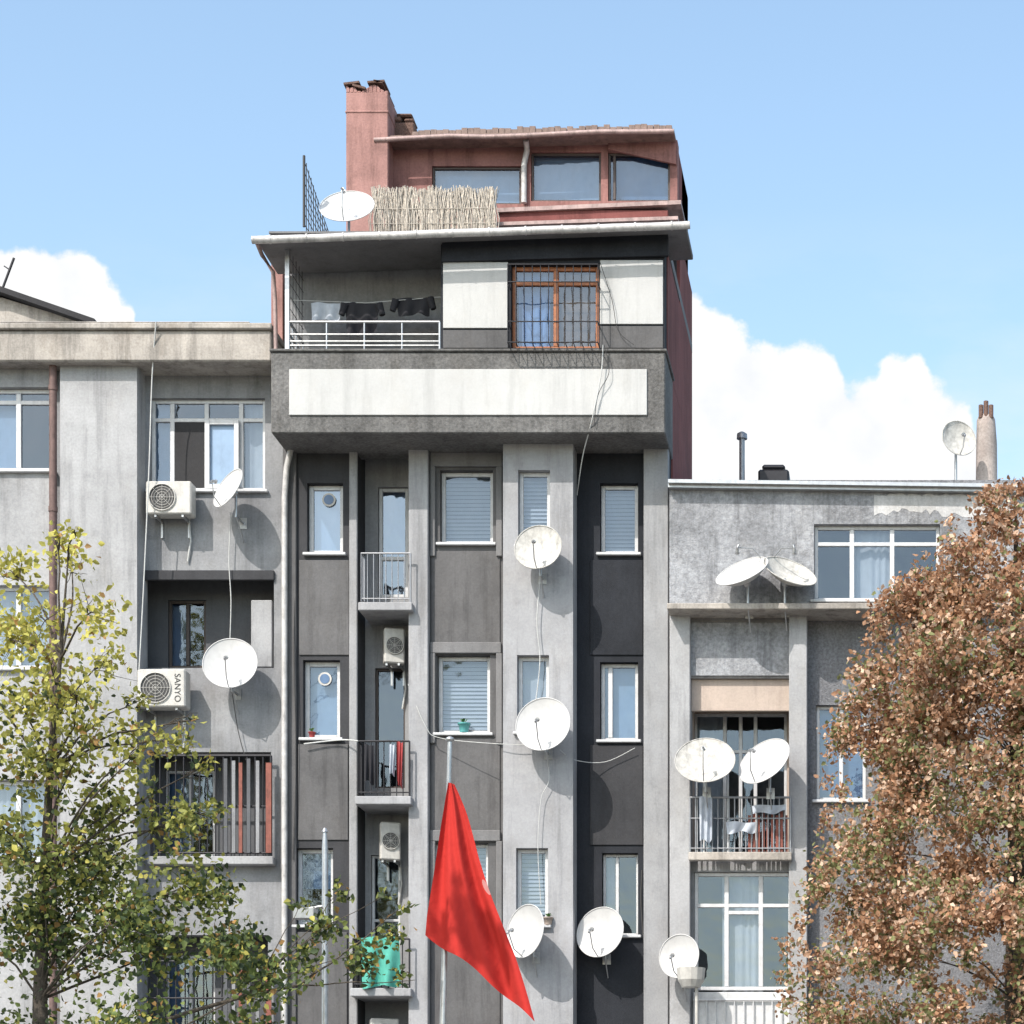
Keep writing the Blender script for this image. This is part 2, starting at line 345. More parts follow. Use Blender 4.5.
b=B(); p=XL+0.07; b.box(p-0.025,p+0.025,0.2,0.26,zp+0.05,zt2); b.make('post',CB,('iron',))
p0=W(289,0,-0.85).x; zr=W(0,322,-0.85).z
railing(CB,(p0,-0.85,zp+0.05),(a-0.02,-0.85,zp+0.05),zr-zp-0.05,4,'steel',0.014,mids=(0.55,0.3),rr=0.02)
railing(CB,(p0,-0.85,zp+0.05),(p0,-0.02,zp+0.05),zr-zp-0.05,4,'steel',0.012,mids=(0.55,0.3),rr=0.018)
b=B()
for i in range(5):
    y=-0.8+i*0.18; b.tube([(p0,y,zp+0.3),(p0,y,zt2-0.04)],0.005,5)
for k in range(8): b.tube([(p0,-0.8,zp+0.3+k*0.18),(p0,-0.0,zp+0.3+k*0.18)],0.005,5)
b.make('side_mesh',CB,('iron',))
b=B(); b.pbox(271,262,283,352,0.35,0.3); b.make('side_pier',CB,('pink',),0.01)
def prism(pl,pr,ya,yb,th):
    a=W(*pl,ya); c=W(*pr,ya)
    vs=[(a.x,ya,a.z-th),(c.x,ya,c.z-th),(c.x,yb,c.z-th),(a.x,yb,a.z-th),(a.x,ya,a.z),(c.x,ya,c.z),(c.x,yb,c.z),(a.x,yb,a.z)]
    return vs,[(0,3,2,1),(4,5,6,7),(0,1,5,4),(1,2,6,5),(2,3,7,6),(3,0,4,7)]
b=B(); b.add(*prism((256,236),(686,221),-1.2,-0.0,0.07)); 
roof=b.make('roof',CB,('soffit',),0.01)
b=B(); b.box(XL+0.1,XR,0.003,3.7,zt2+0.02,zt2+0.16); b.make('roof_slab',roof,('soffit',))
b=B(); A=W(252,240,-1.27); C=W(690,225,-1.27); gp_=[A]
for i in range(1,12): gp_.append(A.lerp(C,i/12)+Vector((0,0,random.uniform(-0.006,0.006))))
gp_.append(C); b.tube(gp_,0.055,10)
for i in range(12):
    q=A.lerp(C,(i+0.5)/12); b.tube([q+Vector((-0.012,0,0)),q+Vector((0.012,0,0))],0.063,10)
b.make('gutter',roof,('gutter',))
b=B(); b.tube([W(257,243,-1.2),W(262,255,-0.9),W(273,272,-0.6),W(275,300,-0.6),W(276,352,-0.62)],0.032,8); b.make('downpipe',roof,('gutterred',))
b=B(); b.add(*prism((442,232),(668,226),-0.93,-0.865,0.42)); b.make('fascia',roof,('black',))
# penthouse
yp=1.6
PX0,PX1=W(378,0,yp).x,XR-0.05
b=B(); zph=W(0,140,yp).z
wallholes(b,PX0,PX1,zt2+0.163,zph,yp,0.25,[R(432,166,521,204,yp),R(531,152,601,201,yp),R(608,152,670,201,yp)])
ph=b.make('penthouse_wall',CB,('pinkwall',))
b=B(); b.box(PX0+0.01,PX1-0.01,yp+0.9,3.6,zt2+0.163,zph-0.05); b.make('penthouse_body',CB,('red',))
b=B(); b.box(PX1-0.1,PX1-0.01,yp+0.25,3.6,zt2+0.163,zph-0.05); b.make('penthouse_side',CB,('red',))
window(CB,(432,166,521,204),yp,0.04,(),fw=0.035,frame='darkframe',curtain='frost',glass='glass',sill=False)
window(CB,(531,152,601,201),yp,0.04,(),fw=0.035,frame='darkframe',curtain='frost',glass='glass',sill=False)
window(CB,(608,152,670,201),yp,0.04,(0.1,),fw=0.035,frame='darkframe',curtain='frostd',cside=(0,0.95),glass='glass',sill=False)
b=B(); q=[W(608,140,yp-0.06),W(676,139,yp-0.06),W(676,164,yp-0.06),W(608,149,yp-0.06)]
b.add([*q,*[v+Vector((0,0.05,0)) for v in q]],[(3,2,1,0),(4,5,6,7),(0,1,5,4),(1,2,6,5),(2,3,7,6),(3,0,4,7)]); b.make('sloping_fascia',CB,('pinkwall',))
b=B(); b.add(*prism((374,136),(674,129),yp-0.35,3.7,0.06)); pr=b.make('penthouse_roof',CB,('roofm',))
b=B(); A=W(374,139,yp-0.4); C=W(674,131,yp-0.4); gp_=[A.lerp(C,i/8)+Vector((0,0,random.uniform(-0.02,0.02))) for i in range(9)]; b.tube(gp_,0.036,8)
b.make('gutter',pr,('gutterred',))
b=B(); A=W(412,131,yp-0.2); C=W(672,126,yp-0.2)
for i in range(42):
    q=A.lerp(C,i/42); w=(C.x-A.x)/42*0.95; b.box(q.x,q.x+w,q.y+random.uniform(-.02,.02),q.y+0.6,q.z-0.08,q.z+random.choice([0.0,0.01,0.02,0.035]))
b.make('roof_tiles',pr,('roofm',))
b=B(); b.tube([W(526,140,yp-0.25),W(527,150,yp-0.1),W(524,165,yp-0.06),W(524,203,yp-0.06)],0.045,8); b.make('downpipe',pr,('gutter',))
b=B(); b.add(*prism((497,208),(681,200),0.4,1.58,0.06)); b.make('penthouse_ledge',CB,('gutterred',))
b=B(); b.pbox(499,210,668,228,0.45,0.2); b.make('terrace_parapet',CB,('red',),0.01)
b=B(); b.add(*prism((497,222),(678,216),0.1,0.44,0.05)); b.make('terrace_ledge',CB,('gutterred',))
# chimney
b=B(); yc=1.2
a0,c0=W(346,190,yc),W(388,92,yc)
b.box(a0.x,c0.x,yc,yc+0.7,zt2+0.163,c0.z)
b.box(a0.x-0.012,c0.x+0.012,yc-0.012,yc+0.71,c0.z-0.32,c0.z-0.28)
# ragged broken rim
xx=a0.x; hs=[0.11,0.07,0.09,0.03,0.02,0.05,0.10,0.13,0.12,0.06,0.03]
for i,hh in enumerate(hs):
    w_=(c0.x-a0.x)/len(hs); b.add([(xx,yc+0.001*i,c0.z),(xx+w_,yc+0.001*i,c0.z),(xx+w_,yc+0.5,c0.z),(xx,yc+0.5,c0.z),
      (xx,yc+0.001*i,c0.z+hh),(xx+w_,yc+0.001*i,c0.z+hs[min(i+1,10)]*0.9),(xx+w_,yc+0.5,c0.z+hh*0.8),(xx,yc+0.5,c0.z+hh*0.9)],[(4,5,6,7),(0,1,5,4),(1,2,6,5),(2,3,7,6),(3,0,4,7)]); xx+=w_
chm=b.make('chimney',CB,('pink',),0.012)
b=B()
for (ox,oz,w_,rt) in [(-0.03,0.10,0.24,0.12),(0.10,0.085,0.2,-0.25),(0.33,0.125,0.26,0.08),(0.42,0.15,0.14,-0.2)]:
    p0_=Vector((a0.x+ox,yc-0.03,c0.z+oz)); dx=Vector((math.cos(rt),0,math.sin(rt)))*w_; dz=Vector((-math.sin(rt),0,math.cos(rt)))*0.03; dy=Vector((0,0.45,0))
    b.add([p0_,p0_+dx,p0_+dx+dy,p0_+dy,p0_+dz,p0_+dx+dz,p0_+dx+dy+dz,p0_+dy+dz],[(0,3,2,1),(4,5,6,7),(0,1,5,4),(1,2,6,5),(2,3,7,6),(3,0,4,7)])
b.make('broken_tiles',chm,('brick',))
b=B(); b.pbox(389,122,414,142,yc+0.5,0.4); b.pbox(391,116,401,121,yc+0.5,0.3); b.pbox(404,118,414,121.5,yc+0.52,0.3); b.pbox(396,113,412,116,yc+0.5,0.25); b.make('chimney',CB,('brick',),0.02,label='small broken brown brick chimney stub')
b=B(); xf=W(304,0,-1.0).x; zb=zt2+0.1
for i in range(12):
    y=-1.0+i*0.14; h=1.02-0.045*i; b.tube([(xf,y,zb),(xf,y,zb+h)],0.007 if i%11 else 0.02,5)
for k in range(7): b.tube([(xf,-1.0,zb+0.05+k*0.15),(xf,0.5,zb+0.05+k*0.085)],0.006,5)
b.make('roof_fence',CB,('cabledark',))
b=B(); A=W(372,0,0.0).x; C=W(496,0,0.0).x; zb=zt2+0.15; n=560
for i in range(n):
    x=A+(C-A)*i/n+random.uniform(-.008,.008); h=W(0,189,0).z-zb+random.uniform(-.05,.03)+0.02*math.sin(i*0.05)+0.015*math.sin(i*0.17)
    y=0.0+random.uniform(-.03,.03); t=random.uniform(-.06,.06)
    b.tube([(x,y,zb),(x+t,y-0.01,zb+h*0.5),(x-t,y,zb+h)],random.uniform(.004,.009),4,cap=False)
for z in (0.15,0.4,0.62): b.tube([(A,-0.035,zb+z),(C,-0.035,zb+z+0.01)],0.005,5)
tag(b.make('reed_screen',None,('straw',)),'rolled straw reed screen along the roof terrace edge','screen')
# ================================================================= LEFT BUILDING
LB=top('apartment_building',(-7,0.5,0),'weathered grey concrete apartment block with projecting roof slab','building')
xl=W(-260,0,0).x
b=B(); b.box(xl,XL-0.005,1.5,8,0,W(0,345,1.5).z); b.make('building_body',LB,('leftrec',))
b=B(); b.box(xl,XL-0.01,1.3,1.498,0,W(0,350,1.5).z); b.make('dark_room_backing',LB,('inside',))  # dark backing imitates the gloom inside the rooms
zs=W(0,361,-0.6).z; ztop=W(0,322,-0.6).z
xe=W(271,0,-0.6).x
b=B(); b.box(xl,xe,-0.6,1.5,zs,ztop-0.12); slab=b.make('roof_slab',LB,('tan',),0.02)
b=B(); b.box(xl,xe+0.02,-0.66,1.5,ztop-0.118,ztop-0.03); b.box(xl,xe-0.3,-0.63,1.4,ztop-0.028,ztop); b.make('coping',slab,('tan',),0.02)
wall(LB,-260,361,52,-0.28,0.3,[(-60,387,52,470),(-60,585,52,668),(-60,780,52,860)],'leftwall')
wall(LB,60,361,137,-0.4,0.5,[],'leftwall')
b=B(); b.box(W(52,0,-.28).x,W(60,0,-.4).x,-0.2,0.1,0,zs); b.make('wall',LB,('leftrec',))
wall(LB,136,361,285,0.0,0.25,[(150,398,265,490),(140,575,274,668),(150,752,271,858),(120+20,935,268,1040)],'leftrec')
b=B(); p=W(54,0,-0.36).x; b.tube([(p,-0.4,0),(p,-0.4,W(0,372).z)],0.055,10)
for k in range(6): b.tube([(p,-0.4,W(0,400+k*120).z),(p,-0.4,W(0,395+k*120).z)],0.065,10)
b.make('downpipe',LB,('rust',))
window(LB,(-60,387,52,470),-0.28,0.1,(0.3,0.68),[(0,1,0.84)],fw=0.06,curtain='frost',cside=(0,0.68),glass='glass')
window(LB,(-60,585,52,668),-0.28,0.1,(0.3,0.68),fw=0.06,curtain='curtain')
window(LB,(-60,780,52,860),-0.28,0.1,(0.3,0.68),fw=0.06,curtain='curtain')
lw=window(LB,(150,398,265,490),0,0.08,(0.18,0.48,0.78),[(0,1,0.78)],fw=0.055,curtain='curtain',cside=(0.8,1.0),glass='glass')
b=B(); x0,x1,z0,z1=R(152,402,170,488,0.16); b.box(x0,x1,0.2,0.21,z0,z1); b.make('pane',lw,('frost',))
b=B(); x0,x1,z0,z1=R(172,420,204,489,0.02); b.box(x0,x1,0.085,0.1,z0,z1); b.make('dark_opening_sheet',lw,('inside',))  # dark sheet painted as the unlit room seen through the open section
b=B(); x0,x1,z0,z1=R(205,420,239,489,0.02)
for q in [(x0,x0+.07,z0,z1),(x1-.07,x1,z0,z1),(x0+.07,x1-.07,z0,z0+.07),(x0+.07,x1-.07,z1-.07,z1)]: b.box(q[0],q[1],-0.0,0.05,q[2],q[3])
cs_=b.make('casement',LB,('pvc',),0.005)
b=B(); b.box(x0+0.06,x1-0.06,0.056,0.062,z0+0.06,z1-0.06); b.make('pane',cs_,('frost',))
for (y0,y1,hole) in [(560,690,(168,600,206,668)),(735,880,(165,770,215,857)),(915,1060,(165,955,215,1040))]:
    x0,x1,z0,z1=R(110,y0,300,y1,0.6); x0=max(x0,xl); x1=min(x1,XL-0.02)
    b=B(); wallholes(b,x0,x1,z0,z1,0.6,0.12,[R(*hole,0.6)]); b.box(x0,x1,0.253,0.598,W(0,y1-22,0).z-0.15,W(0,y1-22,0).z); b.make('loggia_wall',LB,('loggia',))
    window(LB,hole,0.6,0.04,(0.5,),fw=0.045,curtain='frostd',cside=(0,0.5),sill=False,frame='pvc' if y0>600 else 'darkframe')
b=B(); b.pbox(251,600,272,667,0.10,0.1); b.make('loggia_pier',LB,('leftwall',),0.01)
b=B(); b.pbox(140,570,274,580,-0.05,0.045); b.make('lintel',LB,('char',),0.01)
for (x0,x1,yt,yb,n) in [(152,271,754,857,15),(130,268,960,1035,15)]:
    a=W(x0,yb,-0.12); c=W(x1,yb,-0.12); b=B(); b.box(a.x-0.05,c.x+0.05,-0.2,0.0-0.002,a.z-0.12,a.z); sl=b.make('balcony',LB,('leftwall',),0.01)
    railing(sl,(a.x,-0.12,a.z),(c.x,-0.12,a.z),(yb-yt)*S*0.98,n,'iron',0.012,mids=(0.5,),rr=0.02)
    for i,px in enumerate((224,232,239,247,256,266)):
        b=B(); q=W(px,yb,-0.15); b.box(q.x,q.x+(0.05 if i<5 else 0.08),-0.165,-0.145,q.z+0.06,q.z+(yb-yt)*S*(0.95-0.02*(i%3)))
        b.make('rail_slat',sl,('slat' if (i in (2,5)) else 'leftrec' if i in (1,4) else 'loggia',))
pl=[W(-260,260,2.5),W(2,290,2.5),W(92,322,2.5)]
zb=W(0,345,2.5).z
vs=[(pl[0].x,2.5,zb),(pl[2].x,2.5,zb),(pl[2].x,2.5,pl[2].z-0.05),(pl[1].x,2.5,pl[1].z-0.12),(pl[0].x,2.5,pl[1].z-0.12)]
vs2=[(v[0],5.5,v[2]) for v in vs]
b=B(); b.add(vs+vs2,[(0,1,2,3,4),(9,8,7,6,5),(0,5,6,1),(1,6,7,2),(2,7,8,3),(3,8,9,4),(4,9,5,0)]); rs=b.make('rooftop_room',LB,('tan',))
b=B(); 
for (q0,q1) in [((pl[0].x,pl[1].z),(pl[1].x,pl[1].z)),((pl[1].x,pl[1].z),(pl[2].x+0.1,pl[2].z-0.02))]:
    b.add([(q0[0],2.3,q0[1]-0.09),(q1[0],2.3,q1[1]-0.09),(q1[0],5.6,q1[1]-0.09),(q0[0],5.6,q0[1]-0.09),(q0[0],2.3,q0[1]),(q1[0],2.3,q1[1]),(q1[0],5.6,q1[1]),(q0[0],5.6,q0[1])],[(0,3,2,1),(4,5,6,7),(0,1,5,4),(1,2,6,5),(2,3,7,6),(3,0,4,7)])
b.make('roof',rs,('inside',))
b=B(); b.tube([W(2,290,2.6),W(14,258,2.6)],0.022,6); b.tube([W(4,266,2.6),W(10,270,2.6)],0.01,5)
tag(b.make('antenna',None,('iron',)),'thin leaning metal antenna rod on a rooftop','antenna')
b=B(); p=W(284,0,-0.16).x; b.tube([(p,-0.13,0),(p,-0.13,W(0,500).z),(p+0.03,-0.13,W(0,470).z),(p+0.1,-0.13,W(0,450).z)],0.045,8); b.make('downpipe',CB,('gutter',))
# ================================================================= RIGHT BUILDING
RB=top('apartment_building',(7,0.5,0),'low roughcast grey apartment building with flat roof and loggia','building')
xr=W(1180,0,0).x; x0r=XR+0.006
zr0=W(0,485,-0.3).z
b=B(); b.box(x0r,xr,1.9,8,0,W(0,480,1.9).z); b.make('building_body',RB,('roughcast',))
b=B(); b.box(x0r,xr-0.01,1.8,1.898,0,zr0); b.make('dark_room_backing',RB,('inside',))  # near-black sheet in place of the rooms' darkness
zl=W(0,604,-0.3).z
b=B(); wallholes(b,x0r,xr,zl,zr0,-0.3,0.3,[R(814,524,940,602,-0.3)]); b.make('wall',RB,('right',))
b=B(); b.add(*prism((668,479),(1190,486),-0.5,1.9,0.05)); b.add(*prism((668,483),(1190,490),-0.42,-0.2,0.06)); b.make('roof',RB,('steel',))
b=B(); top_=[W(x,494+random.uniform(-1,2),-0.304) for x in range(874,1020,4)]; bot=[W(x,514+random.uniform(-3,3)-3*math.sin(x*.05),-0.304) for x in range(874,1020,4)]
n=len(top_); b.add(top_+bot,[(i,n+i,n+i+1,i+1) for i in range(n-1)]); b.make('painted_sun_patch',RB,('patch',))  # irregular pale strip, a painted patch of sun on the wall
window(RB,(814,524,940,600),-0.3,0.1,(0.3,0.62),[(0,1,0.76)],fw=0.055,curtain='curtain',cside=(0.3,0.6),cover=0.95)
b=B(); b.pbox(667,603,892,609,-0.66,0.96); b.make('ledge',RB,('tan',),0.01)
b=B(); wallholes(b,x0r,W(806,0,-0.12).x,0,W(0,611,-.12).z,-0.12,0.25,[R(691,678,790,852,-0.12),R(694,872,792,1030,-0.12)]); b.make('wall',RB,('pilaster',))
b=B(); b.pbox(690,622,790,676,-0.16,0.037); b.make('beam',RB,('right',),0.01)
b=B(); b.box(x0r+0.002,W(690,0,-.3).x,-0.3,-0.123,0,W(0,611,-.3).z); b.make('pier',RB,('leftwall',),0.01)
b=B(); b.box(W(789,0,-.3).x,W(807,0,-.3).x,-0.3,-0.123,0,W(0,611,-.3).z); b.make('pier',RB,('leftwall',),0.01)
b=B(); wallholes(b,W(806,0,0).x,xr,0,W(0,611,0).z,0.0,0.2,[R(816,705,866,800,0)]); b.make('wall',RB,('roughcast',))
window(RB,(816,705,866,800),0,0.08,(0.5,),fw=0.05,curtain='frostd')
yl=0.55
b=B(); x0,x1,z0,z1=R(676,660,800,870,yl); wallholes(b,x0,x1,z0,z1,yl,0.15,[R(694,713,787,860,yl)]); lg=b.make('loggia_wall',RB,('beige',))
b=B(); x0,x1,z0,z1=R(691,679,790,711,-0.06); b.box(x0+0.002,x1-0.002,-0.05,0.0,z0,z1); b.make('loggia_top_panel',RB,('beige',),0.01)  # top of the loggia back wall, moved forward so sunlight reaches it
b=B(); zfl=W(0,856,-0.12).z
b.box(W(676,0,0).x,W(800,0,0).x,0.133,yl-0.003,zfl-0.15,zfl); b.make('loggia_floor',RB,('pilaster',))
b=B(); b.box(W(676,0,0).x,W(691,0,-0.12).x,0.133,yl-0.003,zfl,W(0,660).z); b.make('loggia_side',RB,('beige',))
window(RB,(694,713,787,860),yl,0.03,(0.33,0.5,0.66),[(0,1,0.74)],fw=0.045,curtain='curtain',cside=(0.0,0.35),sill=False)
a=W(689,853,-0.32); c=W(792,853,-0.32)
b=B(); b.box(a.x,c.x,-0.42,-0.303,a.z-0.12,a.z); bl=b.make('balcony',RB,('tan',),0.01)
railing(bl,(a.x+.02,-0.37,a.z),(c.x-.02,-0.37,a.z),0.80,18,'iron2',0.01,mids=(0.62,),rr=0.016)
for i in range(9):
    q=W(748+i*4.6,853,-0.36); b=B(); b.box(q.x,q.x+0.04,-0.36,-0.345,q.z+0.02,q.z+0.55+0.06*(i%2)); b.make('rail_slat',bl,('slat',))
b=B()
for px in (697,704,728): b.tube([W(px,770,-0.345),W(px,853,-0.345)],0.014,6)
b.make('post',bl,('pvc',))
window(RB,(694,872,792,990),-0.12,0.06,(0.33,0.68),[(0,1,0.72),(0.33,0.68,0.66)],fw=0.055,curtain='curtain',cside=(0.28,0.7),cover=1,sill=False)
b=B(); b.pbox(693,992,793,1032,-0.16,0.12); b.make('panel',RB,('pvc',),0.01)
b=B()
for i in range(11):
    q=W(697+i*9.4,1030,-0.2); b.tube([(q.x,-0.2,q.z-0.3),(q.x,-0.2,q.z+0.45)],0.011,5)
b.tube([W(693,1000,-0.2),W(794,1000,-0.2)],0.018,6); b.make('railing',RB,('pvc',))
yc=2.4; a=W(976,0,yc).x;c=W(998,0,yc).x; cxm=(a+c)/2; rr_=(c-a)/2
zt0=W(0,478,1.9).z
b=B(); b.tube([(cxm,yc+0.2,zt0-0.1),(cxm,yc+.2,W(0,440,yc).z),(cxm-0.01,yc+.2,W(0,416,yc).z),(cxm,yc+.2,W(0,412,yc).z)],[rr_,rr_*0.96,rr_*0.85,rr_*0.7],14)
b.make('chimney',RB,('oldchim',))
b=B(); 
for px in (981,986,991): b.tube([(W(px,0,yc+0.1).x,yc+.1,W(0,416,yc).z),(W(px,0,yc+0.1).x,yc+.1,W(0,399+abs(px-986)*0.8,yc).z)],0.038,8)
b.make('chimney_pot',RB,('brick',))
b=B(); q=W(742,0,2.2); b.tube([(q.x,2.2,zt0-0.1),(q.x,2.2,W(0,436,2.2).z)],0.045,10); b.tube([(q.x,2.2,W(0,439,2.2).z),(q.x,2.2,W(0,434,2.2).z),(q.x,2.2,W(0,432,2.2).z)],[0.085,0.08,0.03],10); b.make('flue_pipe',RB,('iron2',))
b=B(); b.pbox(758,469,789,484,2.3,0.5); b.pbox(762,464,785,469,2.3,0.4); b.make('roof_vent',RB,('iron',),0.03)
# ================================================================= DISHES
def dish(px,py,y,rp,nrm,wy,mat='dish',label='white satellite dish on a wall bracket',oval=1.0,mount='wall',roll=0.0,deep=0.26):
    c=W(px,py,y); r=rp*S*(D+y)/D; n=Vector(nrm).normalized()
    up=Vector((0,0,1)); xa=up.cross(n).normalized(); ya=n.cross(xa)
    xa,ya=(xa*math.cos(roll)+ya*math.sin(roll)),(ya*math.cos(roll)-xa*math.sin(roll))
    def L(a,b_,d): return c+xa*a+ya*b_+n*d
    e=top('satellite_dish',(c.x,wy if mount=='wall' else c.y,c.z-r),label,'satellite dish','satellite dishes on the buildings')
    b=B(); rings=8; seg=40; dp=deep*r; vs=[L(0,0,-dp)]; fs=[]
    for i in range(1,rings+1):
        t=i/rings
        for k in range(seg): a=2*math.pi*k/seg; vs.append(L(r*t*math.cos(a)*oval,r*t*math.sin(a),-dp*(1-t*t)))
    for k in range(seg): fs.append((0,1+k,1+(k+1)%seg))
    for i in range(rings-1):
        for k in range(seg): q=1+i*seg; fs.append((q+k,q+seg+k,q+seg+(k+1)%seg,q+(k+1)%seg))
    b.add(vs,fs,0,True)
    b.tube([L(r*math.cos(a)*oval,r*math.sin(a),0.0) for a in np.linspace(0,2*math.pi,41)],0.008,6,cap=False)
    b.make('reflector',e,(mat,))
    b=B(); f=L(0.0,-0.2*r,0.8*r); b.tube([L(0,-r*0.98,-0.01),L(0,-0.78*r,0.45*r),f],0.009,6)
    b.tube([f,L(0,-0.12*r,0.66*r)],0.022,8); b.tube([L(0,-0.12*r,0.66*r),L(0,-0.1*r,0.6*r)],0.032,10); b.tube([f,L(0,-0.3*r,0.86*r)],0.016,6)
    b.make('feed_arm',e,('steel',))
    b=B(); bk=L(0,0,-dp-0.01); k2=L(0,0,-dp-0.06)
    b.tube([bk,k2],0.05,8); b.tube([k2+Vector((0,0,0.10)),k2-Vector((0,0,0.34))],0.020,8)
    if mount=='wall':
        q=k2-Vector((0,0,0.32)); wq=Vector((q.x,wy,q.z)); b.tube([q,wq],0.018,8); b.box(wq.x-0.06,wq.x+0.06,wy-0.014,wy-0.002,wq.z-0.08,wq.z+0.08)
        b.tube([q,Vector((q.x+0.02,wy-0.02,q.z-0.28))],0.010,6)
    else:
        q=k2-Vector((0,0,0.3)); b.tube([q,Vector((q.x,q.y,mount))],0.022,8)
    b.make('mount',e,('steel',)); return e
dish(228,488,-0.48,22,(-0.62,-0.66,0.38),0.0,label='white satellite dish turned sideways above an air conditioner',roll=0)
dish(230,663,-0.42,27,(0.05,-0.95,0.25),0.0,label='large round white satellite dish beside an air conditioner')
dish(538,547,-0.78,24,(-0.1,-0.95,0.25),-0.42,'dishold',label='speckled cream satellite dish on a light grey column')
dish(543,724,-0.80,28,(-0.15,-0.95,0.2),-0.42,label='white satellite dish with hanging cables on a grey column')
dish(525,931,-0.80,27,(-0.62,-0.76,0.12),-0.42,label='white satellite dish turned sideways beside a window')
dish(600,932,-0.36,26,(-0.35,-0.9,0.2),0.0,label='white satellite dish on a dark charcoal wall')
dish(679,956,-0.75,22,(-0.35,-0.88,0.1),-0.3,label='white satellite dish by a glazed balcony')
dish(705,760,-0.75,30,(0.0,-0.80,0.52),-0.42,'dishold',label='cream satellite dish tilted skyward over a balcony railing',mount='wall')
dish(764,761,-0.75,29,(-0.45,-0.70,0.52),-0.42,label='white satellite dish tilted beside another on a balcony')
dish(742,571,-0.75,28,(-0.34,-0.56,0.75),-0.3,label='white satellite dish facing upward on a roughcast wall',roll=2.8,deep=0.42)
dish(790,571,-0.68,28,(0.36,-0.56,0.75),-0.3,'dishold',label='grey white satellite dish facing upward beside its twin',roll=3.4,deep=0.42)
dish(347,206,-0.7,27,(0.0,-0.76,0.56),0,label='white satellite dish lying back on the roof edge',mount=zt2+0.12)
dish(959,438,2.0,18,(0.35,-0.9,0.15),0,'dishold',label='old satellite dish on a rooftop beside a chimney',mount=zt0)
b=B(); c=W(691,976,-1.3)
b.tube([c+Vector((0,0,-0.16)),c+Vector((0,0,-0.06)),c+Vector((0,0,0.11))],[0.13,0.19,0.21],14,smooth=False); b.tube([c+Vector((0.08,0,-0.14)),Vector((c.x+0.08,-1.3,0.13))],0.025,8)
tag(b.make('cup_fitting',None,('ac',)),'cream cup-shaped fitting on a slim post below a dish','fitting')  # cup-shaped fitting resembling an LNB shield, not a light source
# ================================================================= AIR CONDITIONERS
def ac(px,py,y,w,h,d,rot,wy,label,flip=False):
    c=W(px,py,y); R3=Matrix.Rotation(rot,3,'Z')
    e=top('air_conditioner',(c.x,c.y,c.z-h/2),label,'air conditioner','outdoor air conditioner units on the facades')
    def tr(b):
        b.v=[tuple(c+R3@Vector(v)) for v in b.v]; return b
    b=B(); b.box(-w/2,w/2,-d/2,d/2,-h/2,h/2); tr(b).make('casing',e,('ac',),0.02)
    rr=min(h*0.40,w*0.42); cx=-max(0,w/2-rr-0.05)
    b=B(); ys=-d/2-0.006
    pts=[(cx+rr*math.cos(t),ys,rr*math.sin(t)) for t in np.linspace(0,2*math.pi,25)[:-1]]
    b.add([(p[0],ys+0.003,p[2]) for p in pts],[tuple(range(24))]); tr(b).make('fan',e,('acdark',))
    b=B()
    for q in (1.0,0.8,0.6,0.4,0.2): b.tube([(cx+rr*q*math.cos(t),ys-0.01,rr*q*math.sin(t)) for t in np.linspace(0,2*math.pi,25)],0.003 if q<1 else 0.009,5,cap=False)
    for k in range(8):
        t=k*math.pi/4; b.tube([(cx,ys-0.012,0),(cx+rr*math.cos(t),ys-0.012,rr*math.sin(t))],0.003,4)
    tr(b).make('fan_grille',e,('ac',))
    for s_ in (-1,1):
        b=B(); x=c.x+s_*w*0.3
        b.box(x-0.015,x+0.015,c.y-0.1,wy-0.002,c.z-h/2-0.035,c.z-h/2-0.003); b.box(x-0.015,x+0.015,wy-0.03,wy-0.002,c.z-h/2-0.25,c.z-h/2-0.036)
        b.make('bracket',e,('steel',)); 
    b=B(); xx=c.x+w*0.3; b.tube([(xx,wy-0.05,c.z-0.1),(xx+0.03,wy-0.04,c.z-h/2-0.3),(xx-0.02,wy-0.03,c.z-h/2-0.6)],0.015,6); b.make('hose',e,('cable',))
    return e,c
ac(171,500,-0.25,0.66,0.48,0.26,0.0,0.0,'cream air conditioner unit below a window',)
e2,c2=ac(164,690,-0.3,0.7,0.55,0.28,0.0,0.0,'weathered air conditioner unit beside a large dish')
tcu=bpy.data.curves.new('lettering','FONT'); tcu.body='SANYO'; tcu.size=0.125; tcu.extrude=0.001; tcu.align_x='CENTER'; tcu.align_y='CENTER'
to=bpy.data.objects.new('tmp_text',tcu); COL.objects.link(to); bpy.context.view_layer.update()
dg=bpy.context.evaluated_depsgraph_get(); tme=bpy.data.meshes.new_from_object(to.evaluated_get(dg)); bpy.data.objects.remove(to)
lt=bpy.data.objects.new('lettering',tme); COL.objects.link(lt); tme.materials.clear(); tme.materials.append(M['cabledark'])
place(lt,c2+Vector((0.235,-0.1445,0.0)),e2); lt.rotation_euler=(math.radians(90),math.radians(90),0)
ac(394,647,0.25,0.30,0.52,0.2,0.3,0.55,'narrow air conditioner tucked under a balcony')
ac(390,842,0.25,0.30,0.56,0.2,0.3,0.55,'air conditioner under the balcony with laundry')
ac(384,1036,0.15,0.42,0.5,0.24,0.3,0.55,'air conditioner below the green cloth balcony')
